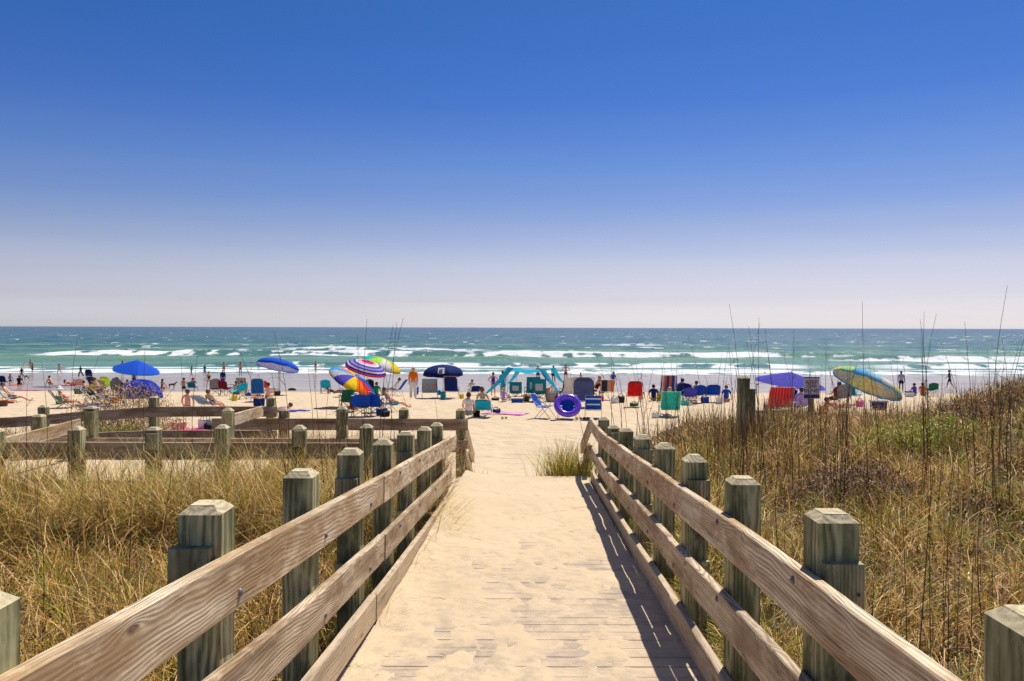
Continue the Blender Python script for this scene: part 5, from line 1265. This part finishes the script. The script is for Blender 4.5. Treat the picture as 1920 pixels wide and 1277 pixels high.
FL = NT('flowered_towel'); ft = FL.n('TexCoord'); fv = FL.n('TexVoronoi'); FL.l(ft.outputs['Object'], fv.inputs['Vector']); fv.inputs['Scale'].default_value = 5.5
FL.col(FL.ramp(fv.outputs['Distance'], [(.20, (.75, .04, .06)), (.26, (.22, .34, .38))])); FL.set(.85, .1); FLOWER = FL.m
# --- under the umbrellas
CC('dark camping chair under the striped umbrella', 659, 741, 10, col='navy', back_h=.5)
CC('second dark camping chair, right of the striped umbrella pole', 696, 738, -10, col='black', back_h=.5)
PPL('man in a white shirt reclining and facing left', 739, 740, 78, 'recline', h=1.78, skin='tan', hair='dark', wear=(('longshirt', 'white'), ('shorts', 'black')), dz=.12)
CH('blue reclining chair under the man in the white shirt', 741, 742, 78, col='blue', seat_h=.36, rec=36, back_h=.75)
PPL('woman in an orange jacket and white trousers standing', 775, 749, 8, 'stand', h=1.70, skin='tan', hair='blond', wear=(('longshirt', 'orange'), ('trousers', 'white')))
BG('blue backpack beside the woman in orange', 781, 740, s=(.3, .25, .5), col='blue', kind='pack')
CH('chair draped with a red-flowered grey towel', 806, 747, 6, col='teal', seat_h=.40, back_h=.66, rec=18, w=.74, frame=plain((.25, .14, .08)), towel=FLOWER)
CH('wooden-framed navy chair right of the navy umbrella pole', 848, 748, -6, col='navy', seat_h=.42, back_h=.78, rec=16, w=.66, frame=plain((.42, .26, .14)))
BG('teal cooler bag at the navy umbrella pole', 831, 750, s=(.28, .25, .42), col='teal', kind='cooler', lid='dgreen')
x, y, z = A(824, 741); m = MB(); m.blob((x, y, z + .16), .17, 14, 0); o = m.build('beach_ball', stripes((COL['blue'], COL['white'], COL['sky']), 3, 0, 'ball'), smooth=True); tag(o, 'blue and white ball between the two chairs', 'ball')
PPL('small figure seated far off beside the two chairs', 884, 739, 20, 'chair', h=1.5, skin='tan', hair='brown', wear=(('shirt', 'lgrey'),))
CH('low white-trimmed navy chair far off beside the two chairs', 889, 741, 20, col='navy', seat_h=.26, back_h=.42, frame=M_WHITE)
CC('dark green camping chair under the rainbow umbrella', 652, 770, 24, col='dgreen', back_h=.45)
CC('blue camping chair right under the rainbow umbrella pole', 679, 780, 2, col='blue', back_h=.42, w=.66)
CC('blue camping chair right of the rainbow umbrella pole', 702, 779, -4, col='blue', back_h=.42)
CH('green and blue chair tilted back beside the rainbow umbrella', 729, 772, -58, col='dgreen', col2='blue', seat_h=.34, back_h=.7, rec=46)
PPL('sunbather lying back with bare feet in the green and blue chair', 736, 772, -64, 'recline', h=1.7, skin='pink', hair='brown', wear=(('shorts', 'teal'),), dz=.12)
BG('blue bag at the foot of the tilted chair', 716, 779, s=(.45, .3, .3), col='blue')
PPL('child in pink under the rainbow umbrella', 668, 772, 10, 'sit', h=1.3, skin='pink', hair='blond', wear=(('shirt', 'red'),), kid=True, hat=('sun', 'white'))

# --- centre
TD = NT('tie_dye_cotton'); ta = TD.n('TexCoord'); TD.col(TD.ramp(TD.noise(ta.outputs['Object'], 5, 3, .5, 1.2), [(.36, (.75, .82, .84)), (.48, (.80, .80, .75)), (.56, (.85, .45, .50)), (.64, (.90, .70, .08))])); TD.set(.85, .1)
PPL('woman in a tie-dye shirt with her hair up, sitting on the sand', 879, 785, 6, 'sit', h=1.66, skin='tan', hair='dark', long='bun', wear=(('shirt', TD.m), ('shorts', 'grey')), dz=.12)
BG('black bag between the two women at the walkway', 894, 782, s=(.28, .2, .38), col='black')
PPL('bare-shouldered woman in a turquoise chair seen from behind', 906, 780, -8, 'chair', h=1.72, skin='tan', hair='brown', long='bun', wear=(('top', 'turq'), ('shorts', 'black')), dz=.10)
CH('turquoise chair with a white frame under the bare-shouldered woman', 906, 782, -6, col='turq', seat_h=.30, back_h=.40, rec=14, w=.66, frame=M_WHITE, col2='black')
TW('pink patterned towel spread on the sand by the women', 948, 776, 70, w=1.1, l=1.8, mat=stripes(((.75, .28, .60), (.85, .60, .80), (.70, .30, .65)), 3, 0))
BG('dark bag on the pink towel', 930, 775, s=(.4, .3, .2), col='navy')
def sandals(label, px, py):
    x, y, z = A(px, py); m = MB()
    for s in (-1, 1): m.blob((x + s * .07, y + s * .03, z + .03), (.05, .13, .03), 8); m.tube([(x + s * .07 - .04, y, z + .05), (x + s * .07, y + .04, z + .08), (x + s * .07 + .04, y, z + .05)], .008, 4)
    rt = empty('sandals', (0, 0, 0), 0, label, 'sandals'); m.build('pair', plain((.10, .05, .03)), rt)
sandals('brown sandals beside the pink towel', 946, 785)
PPL('girl in a purple swimsuit standing with hands on hips', 925, 743, 2, 'hips', h=1.45, skin='tan', hair='brown', long='bun', wear=(('tank', 'purple'), ('briefs', 'black')))
PPL('woman in a turquoise dress standing by the canopy', 943, 745, 10, 'stand', h=1.52, skin='tan', hair='dark', wear=(('dress', 'turq'),))
PPL('child wrapped in a lavender towel sitting at the canopy', 944, 753, -8, 'sit', h=1.2, skin='pink', hair='blond', kid=True, wear=(('shirt', 'lav'), ('trousers', 'lav')))
BG('black shoes and bag left of the child in lavender', 929, 751, s=(.4, .25, .16), col='black')
CC('teal camping chair with a pale mesh window under the canopy', 967, 750, 0, col='teal', window='lgrey', seat_h=.38, back_h=.52)
CC('tall teal camping chair in the middle of the canopy', 998, 752, 10, col='teal', window='lgrey', seat_h=.46, back_h=.70, w=.62)
CC('tall teal camping chair at the right of the canopy', 1012, 753, -6, col='teal', window='lgrey', seat_h=.42, back_h=.66, w=.62)
BG('striped bag on the sand between the teal chairs', 985, 752, s=(.45, .3, .26), col=stripes((COL['teal'], COL['yellow'], COL['navy']), 9, 0))
BG('blue and white cooler in front of the low teal chair', 970, 755, s=(.6, .3, .22), col='blue', kind='cooler')
x, y, z = A(1026, 745); m = MB(); m.lathe([(0, 0), (.13, 0), (.16, .30), (.15, .3), (.12, .04), (0, .03)], 16, 0, (x, y, z + .25)); m.tube([(x - .15, y, z + .55), (x, y, z + .78), (x + .15, y, z + .55)], .008, 5)
m.box((x, y, z + .12), (.26, .26, .26), 1); rt = empty('sand_bucket', (0, 0, 0), 0, 'orange bucket standing by the teal chairs', 'bucket'); m.build('pail', [fab('orange'), fab('white')], rt)
BG('colourful striped beach bag right of the teal chairs', 1036, 753, s=(.62, .4, .55), col=stripes(((.7, .72, .7), (.75, .1, .1), (.75, .75, .7), (.05, .35, .2)), 7, 2))
PPL('toddler with a teal and white hat beside the striped bag', 1036, 747, 0, 'sit', h=1.0, skin='pink', hair='blond', kid=True, hat=('sun', 'aqua'), wear=(('shirt', 'white'),), dz=.3)
BG('black and red bag behind the canopy anchor', 1047, 756, s=(.35, .3, .4), col='maroon')
CH('black chair with a white towel over one side', 1064, 752, 12, col='black', seat_h=.42, back_h=.80, w=.66, towel='white', frame=M_BLACK)
BG('dark patterned backpack leaning on the black chair', 1076, 752, s=(.44, .3, .66), col='maroon', kind='pack')
CH('broad slate-blue chair right of the purple ring', 1094, 763, -2, col='slate', seat_h=.30, back_h=1.0, rec=10, w=.84, frame=M_BLACK)
PPL('dark-haired woman in blue leaning over at the slate chair', 1106, 752, -40, 'chair', h=1.68, skin='fair', hair='dark', long=True, wear=(('tank', 'blue'), ('shorts', 'black')), dz=.1)
PPL('blonde in black leaning toward the dark-haired woman', 1117, 750, 60, 'chair', h=1.68, skin='tan', hair='blond', long=True, wear=(('tank', 'black'), ('shorts', 'black')), dz=.2)
CH('chair with orange and charcoal vertical panels', 1138, 750, -2, col=stripes(((.45, .44, .42), (.9, .25, .03), (.05, .05, .06), (.05, .05, .06)), 1.85, 0), seat_h=.42, back_h=.60, rec=10, w=.62, frame=M_ALU)
BG('white bag under the chair right of the orange panels', 1153, 756, s=(.4, .3, .3), col='white')
BG('dark bag with blue trim beside the white bag', 1165, 755, s=(.35, .3, .36), col='black', lid='sky')
CH('blue folding chair turned right, left of the purple ring', 1024, 785, -112, col='blue', seat_h=.42, back_h=.52, rec=32, w=.56, arms=False)
CH('blue folding chair inside the purple ring', 1064, 785, 170, col='blue', seat_h=.42, back_h=.42, rec=20, w=.60, arms=False)
CH('blue and white patterned chair right of the purple ring', 1113, 784, -6, col='blue', towel=stripes((COL['blue'], COL['blue'], COL['white'], COL['blue']), 5, 2), seat_h=.36, back_h=.48, rec=14, w=.56)
sandals('brown sandals on the sand by the purple ring', 1086, 786)
sandals('dark sandals left of the patterned blue chair', 1099, 786)
x, y, z = A(1064, 786); m = MB(); Rr_, rr_ = .40, .115; Mt = Matrix.Rotation(R(52), 3, 'X') @ Matrix.Rotation(R(0), 3, 'Y')
def tor(u, v):
    a, b = u * 2 * PI, v * 2 * PI; r_ = rr_ * (1 + .015 * math.sin(a * 22)); p = Vector(((Rr_ + r_ * math.cos(b)) * math.cos(a) * 1.04, (Rr_ + r_ * math.cos(b)) * math.sin(a), r_ * math.sin(b)))
    return tuple(Mt @ p + Vector((0, -.22, .56)))
rt = empty('swim_ring', (x, y, z), 0, 'big shiny purple inflatable ring leaning on a blue chair', 'swim ring')
m.surf(tor, 48, 16); m.build('tube', plain((.16, .06, .75), .22, .6, .05), rt, smooth=True)
m = MB(); m.tube([tor(.22, .25), tor(.23, .23)], .02, 8); m.build('valve', M_WHITE, rt)
m = MB(); m.surf(lambda u, v: tuple(Vector(tor(.62 + .26 * u, .5)).lerp(Vector(tor(.38 - .26 * u, .5)), v) + Vector((0, 0, -.03))), 6, 6); m.build('seat_mesh', fab('blue'), rt, solid=.01)

# --- right of centre
CH('red chair with an orange seat on the open sand', 1189, 763, 0, col='red', col2='orange', seat_h=.46, back_h=.68, rec=8, w=.62)
m = MB()
BG('green and brown bundle under the red chair', 1189, 761, s=(.4, .25, .16), col='dgreen')
PPL('little hand of a child in red behind the red chair', 1203, 752, 0, 'sit', h=1.1, skin='pink', hair='brown', kid=True, wear=(('shirt', 'red'),))
CH('tall chair draped with a blue, orange and white towel', 1251, 752, 2, col='blue', towel=stripes((COL['orange'], COL['blue'], COL['white'], COL['orange'], COL['blue']), 1.6, 0), seat_h=.42, back_h=.86, rec=14, w=.76)
PPL('blond woman in the green towelled chair', 1253, 777, 4, 'chair', h=1.66, skin='pink', hair='blond', wear=(('tank', 'red'), ('shorts', 'lpink')), dz=.08)
CH('chair covered by a bright sea-green towel', 1255, 780, 0, col='aqua', towel='aqua', seat_h=.34, back_h=.62, rec=16, w=.70)
CC('navy camping chair right of the draped tall chair', 1279, 755, 8, col='navy', back_h=.5, w=.66)
PPL('dark-haired person seated in the navy camping chair', 1277, 752, 8, 'chair', h=1.65, skin='tan', hair='dark', wear=(('shirt', 'violet'), ('shorts', 'black')), dz=.12)
CC('violet camping chair in the middle of the blue group', 1293, 758, -4, col='violet', back_h=.36)
CC('blue camping chair right of the violet one', 1310, 755, 4, col='blue', back_h=.42)
CH('blue chair with a white stripe at the right of the group', 1336, 754, -6, col='blue', seat_h=.36, back_h=.58, w=.62, frame=M_WHITE)
BG('blue bag between the right-hand chairs', 1322, 756, s=(.4, .3, .34), col='blue')
BG('white and yellow bag low in the grass', 1229, 784, s=(.3, .2, .2), col='white')

# --- behind the right dune
RS = stripes(((.85, .04, .06), (.9, .12, .10), (.55, .02, .04)), 9, 0)
CH('chair covered by a bright red towel under the violet umbrella', 1459, 778, 0, col='red', towel=RS, seat_h=.42, back_h=.72, rec=20, w=.92)
PPL('person in a brown sun hat seated under the violet umbrella', 1459, 765, 0, 'chair', h=1.7, skin='tan', hair='brown', hat=('sun', 'brown'), wear=(('shirt', 'grey'), ('shorts', 'brown')), dz=.15)
CH('navy chair beside the red towelled chair', 1480, 770, -14, col='navy', seat_h=.42, back_h=.6)
PPL('person in a white and purple top left of the dune sign', 1498, 778, 10, 'chair', h=1.62, skin='tan', hair='dark', wear=(('shirt', 'lav'), ('shorts', 'white')), dz=.1)
CC('pale lavender camping chair left of the dune sign', 1498, 780, 10, col='lav', back_h=.4)
PPL('tanned man seated right of the dune sign', 1567, 762, 20, 'chair', h=1.75, skin='tan', hair='dark', wear=(('shirt', 'maroon'), ('shorts', 'black')), dz=.05)
CC('olive camping chair right of the dune sign', 1578, 762, 0, col='grey', back_h=.55, w=.62)
PPL('sunbather stretched out in front of the olive chair', 1570, 775, -70, 'lieback', h=1.7, skin='tan', hair='dark', wear=(('suit', 'red'),), dz=.15)
CH('upright teal chair left of the leaning umbrella', 1603, 758, -60, col='teal', seat_h=.42, back_h=.75, rec=10, w=.5)
BG('navy box under the leaning umbrella', 1648, 768, s=(.7, .4, .4), col='navy', kind='cooler', lid='grey')
PPL('sunbather in purple sitting far off right of the leaning umbrella', 1716, 742, 30, 'sit', h=1.6, skin='tan', hair='dark', wear=(('shirt', 'violet'),))
PPL('sunbather in orange sitting far off beside the purple one', 1730, 742, -30, 'sit', h=1.6, skin='tan', hair='dark', wear=(('shirt', 'orange'),))
CC('dark green camping chair far off at the dune crest', 1746, 743, 0, col='dgreen', back_h=.4)

# --- odds and ends between the chairs
for (lab, px, py, col, s_, k_) in (
  ('orange bag between the striped chair and the tall navy chair', 160, 731, 'orange', (.35, .25, .3), 'bag'), ('white tote behind the grey-brown chair', 196, 738, 'white', (.35, .2, .4), 'bag'),
  ('small red cooler right of the low blue chair', 214, 756, 'red', (.4, .3, .3), 'cooler'), ('purple bag left of the dome tent', 228, 742, 'purple', (.35, .25, .35), 'bag'),
  ('yellow bag beside the teal camping chair', 440, 752, 'yellow', (.3, .2, .26), 'bag'), ('brown tote right of the red chair and cooler', 520, 742, 'brown', (.4, .25, .3), 'bag'),
  ('white cooler at the foot of the striped umbrella', 684, 745, 'white', (.5, .32, .34), 'cooler'), ('red bag left of the rainbow umbrella pole', 664, 764, 'red', (.4, .25, .25), 'bag'),
  ('black bag right of the blue chairs under the rainbow umbrella', 722, 781, 'black', (.4, .25, .25), 'bag'), ('turquoise bag near the reclining man in white', 722, 742, 'turq', (.35, .25, .3), 'bag'),
  ('yellow and black bag at the navy chair right of the umbrella', 866, 748, 'yellow', (.25, .2, .25), 'bag'), ('green bag between the white-towel chair and the slate chair', 1079, 760, 'green', (.35, .25, .3), 'bag'),
  ('red bag beside the chair with orange panels', 1126, 753, 'red', (.35, .25, .3), 'bag'), ('yellow bucket-shaped bag left of the tall draped chair', 1237, 752, 'yellow', (.3, .22, .35), 'bag'),
  ('teal tote between the navy and violet chairs', 1286, 760, 'aqua', (.35, .22, .25), 'bag'), ('white bag at the right end of the blue group', 1350, 757, 'white', (.35, .22, .3), 'bag'),
  ('orange bag right of the dune sign', 1545, 775, 'orange', (.4, .25, .35), 'bag'), ('pink bag beside the teal upright chair', 1612, 762, 'pink', (.35, .22, .3), 'bag'),
  ('black backpack left of the red towelled chair', 1440, 774, 'black', (.35, .25, .45), 'pack'), ('white cooler right of the bathers far off beyond the dune', 1706, 744, 'white', (.5, .3, .3), 'cooler')):
    BG(lab, px, py, s=s_, col=col, kind=k_, lid='navy' if col == 'white' else None)
for (lab, px, py, f, ps, h, sk, hr, wr) in (
  ('person in black sitting beside the orange towel at far left', 36, 722, 10, 'sit', 1.65, 'tan', 'dark', (('shirt', 'black'), ('shorts', 'black'))),
  ('child in red shorts kneeling near the red towel at left', 142, 727, 60, 'crouch', 1.2, 'pink', 'brown', (('shorts', 'red'),)),
  ('shirtless man sitting behind the lime green chair', 212, 731, -20, 'sit', 1.75, 'pink', 'brown', (('shorts', 'green'),)),
  ('woman in navy sitting in front of the straw-hatted person', 230, 745, 30, 'sit', 1.6, 'tan', 'dark', (('suit', 'navy'),)),
  ('person in beige leaning back by the black-framed chair', 442, 740, -20, 'sit', 1.65, 'tan', 'brown', (('shirt', 'beige'), ('shorts', 'brown'))),
  ('person in red trunks seated right of the tall blue chair', 503, 748, 10, 'sit', 1.7, 'pink', 'dark', (('shorts', 'red'),)),
  ('wader in orange trunks in the foam between the girl and the tall bikini woman', 420, 702, 180, 'stand', 1.5, 'tan', 'dark', (('shorts', 'orange'),)),
  ('wader in red far out beyond the rainbow umbrella', 592, 700, 150, 'stand', 1.55, 'tan', 'dark', (('suit', 'red'),)),
  ('dark-haired person seated under the striped umbrella', 668, 742, 10, 'chair', 1.65, 'tan', 'dark', (('shirt', 'navy'), ('shorts', 'black'))),
  ('sunbather in green sitting at the pole of the pale green umbrella', 706, 744, 0, 'sit', 1.62, 'tan', 'brown', (('shirt', 'green'), ('shorts', 'navy'))),
  ('person in navy seated left of the blond woman in the towelled chair', 1226, 752, 0, 'sit', 1.6, 'tan', 'dark', (('shirt', 'navy'),)),
  ('sunbather in blue sitting at the right edge of the blue group', 1362, 754, -20, 'sit', 1.6, 'pink', 'brown', (('shirt', 'blue'),)),
  ('sunbather in a yellow top sitting by the grey-brown chair', 170, 741, -30, 'sit', 1.6, 'tan', 'brown', (('shirt', 'yellow'), ('shorts', 'navy'))),
  ('sunbather in teal sitting up left of the tall navy chair', 158, 737, 40, 'kneeup', 1.62, 'pink', 'dark', (('suit', 'teal'),)),
  ('man in navy trunks sitting behind the green and blue chair', 345, 729, 20, 'sit', 1.7, 'tan', 'dark', (('shorts', 'navy'),)),
  ('sunbather in maroon lying behind the teal chairs', 980, 747, 80, 'lie', 1.65, 'tan', 'dark', (('suit', 'maroon'),)),
  ('seated person in red behind the chair with orange panels', 1129, 745, 0, 'chair', 1.62, 'pink', 'brown', (('shirt', 'red'), ('shorts', 'black'))),
  ('child in yellow sitting left of the tall draped chair', 1241, 750, -20, 'sit', 1.2, 'tan', 'brown', (('shirt', 'yellow'),)),
  ('person in white seated among the blue chairs', 1303, 751, 10, 'chair', 1.62, 'tan', 'dark', (('shirt', 'white'), ('shorts', 'blue'))),
  ('person in a cap standing in the wet sand far right of the lone post', 1690, 735, 160, 'stand', 1.6, 'brown', 'dark', (('shirt', 'lgrey'), ('shorts', 'navy')))):
    PPL(lab, px, py, f, ps, h=h, skin=sk, hair=hr, wear=wr)

# --- dune sign and lone pile
Ys = 15.6; c = W(1522, 727, Ys); rt = empty('sign', (c.x, Ys, float(ground_z(c.x, Ys))), 0, 'weathered white sign on a post reading KEEP OFF DUNES', 'sign')
o_ = rt.location; b = c - Vector(o_); sw, sh = .315, .43
m = MB(); m.box((b.x, b.y, b.z), (sw, .012, sh)); m.build('board', plain((.85, .80, .78), .7, .2, .08, 0, 14), rt)
m = MB(); m.box((b.x, b.y - .008, b.z + sh / 2 - .012), (sw * .99, .004, .022)); m.box((b.x, b.y - .008, b.z - sh / 2 + .045), (sw * .97, .004, .075)); m.build('band', plain((.07, .06, .22), .6, .2, .2), rt)
for i, (t_, zz, sz) in enumerate((('KEEP', .095, .094), ('OFF', .012, .094), ('DUNES', -.070, .086))):
    cu = bpy.data.curves.new('lettering', 'FONT'); cu.body = t_; cu.size = sz * 1.08; cu.space_character = 1.06; cu.align_x = 'CENTER'; cu.align_y = 'CENTER'; cu.extrude = .001; cu.offset = .0008
    ob = bpy.data.objects.new('lettering', cu); C.objects.link(ob); ob.parent = rt; ob.rotation_euler = (R(90), 0, 0); ob.location = (b.x, b.y - .009, b.z + zz + .01); cu.materials.append(plain((.16, .01, .03), .7, .2, .1)); bpy.context.view_layer.update()
    me_ = bpy.data.meshes.new_from_object(ob); me_.materials.clear(); me_.materials.append(cu.materials[0]); ob2 = bpy.data.objects.new('lettering', me_); C.objects.link(ob2); ob2.parent = rt; ob2.rotation_euler = (R(90), 0, 0); ob2.location = ob.location; bpy.data.objects.remove(ob)
m = MB(); m.sweep([(b.x + .01, b.y + .055, -.5), (b.x + .01, b.y + .055, b.z + sh / 2 - .03)], .045, .045, side=Vector((1, 0, 0))); m.build('post', M_POST, rt)
Yp = 12.8; c = W(1394, 705, Yp); rt = empty('marker_post', (c.x, Yp, float(ground_z(c.x, Yp))), 0, 'lone thick timber post standing in the right dune grass', 'post')
o = add_post(None, 0, 0, -.5, c.z - float(ground_z(c.x, Yp)), w=.165); o.parent = rt; o.name = 'shaft'
m = MB(); m.sweep([(.135, .04, -.4), (.135, .04, c.z - float(ground_z(c.x, Yp)) - .21)], .07, .055, side=Vector((1, 0, 0))); m.build('cleat', M_BLOCK, rt)

# --- gulls over the wash
for i, (px, py, Yg) in enumerate(((1434, 699, 80), (1420, 721, 60))):
    p = W(px, py, Yg); m = MB(); s = .9
    m.surf(lambda u, v: (p.x + (u - .5) * 1.3 * s, p.y + (v - .5) * .16, p.z + .10 * math.sin(abs(u - .5) * 2 * PI * .8)), 8, 2); m.tube([(p.x, p.y - .25, p.z), (p.x, p.y, p.z + .02), (p.x, p.y + .2, p.z)], [.02, .06, .02], 6)
    rt = empty('gull', (0, 0, 0), 0, ('dark gull flying low above the surf left of the violet umbrella', 'dark gull flying low over the wet sand by the lone post')[i], 'gull'); m.build('body', plain((.10, .09, .09)), rt, solid=.01)
# --- bits on the walkway: twigs and dead leaves
for i in range(12):
    u = random.random(); Yt = 3 + 9 * random.random() ** 1.2; xt = XL + .1 + (XR - XL - .2) * (u ** 1.6 if i % 2 else u) + yaw(Yt); a = random.uniform(0, PI); L_ = random.uniform(.03, .10)
    m = MB(); b0 = Vector((xt, Yt, deck_z(Yt) + .012 + .05 * float(sstep(.35, 0, u) * sstep(6.2, 10.5, Yt))))
    m.tube([b0, b0 + Vector((math.cos(a) * L_ * .5, math.sin(a) * L_ * .5, .002)), b0 + Vector((math.cos(a + .4) * L_, math.sin(a + .4) * L_, .004))], [.0014, .0018, .001], 4)
    o = m.build('twig', M_STALK[1 + i % 2]); tag(o, 'small dry twig lying on the sandy boardwalk', 'twig', 'twigs on the boardwalk')
bpy.context.view_layer.update()
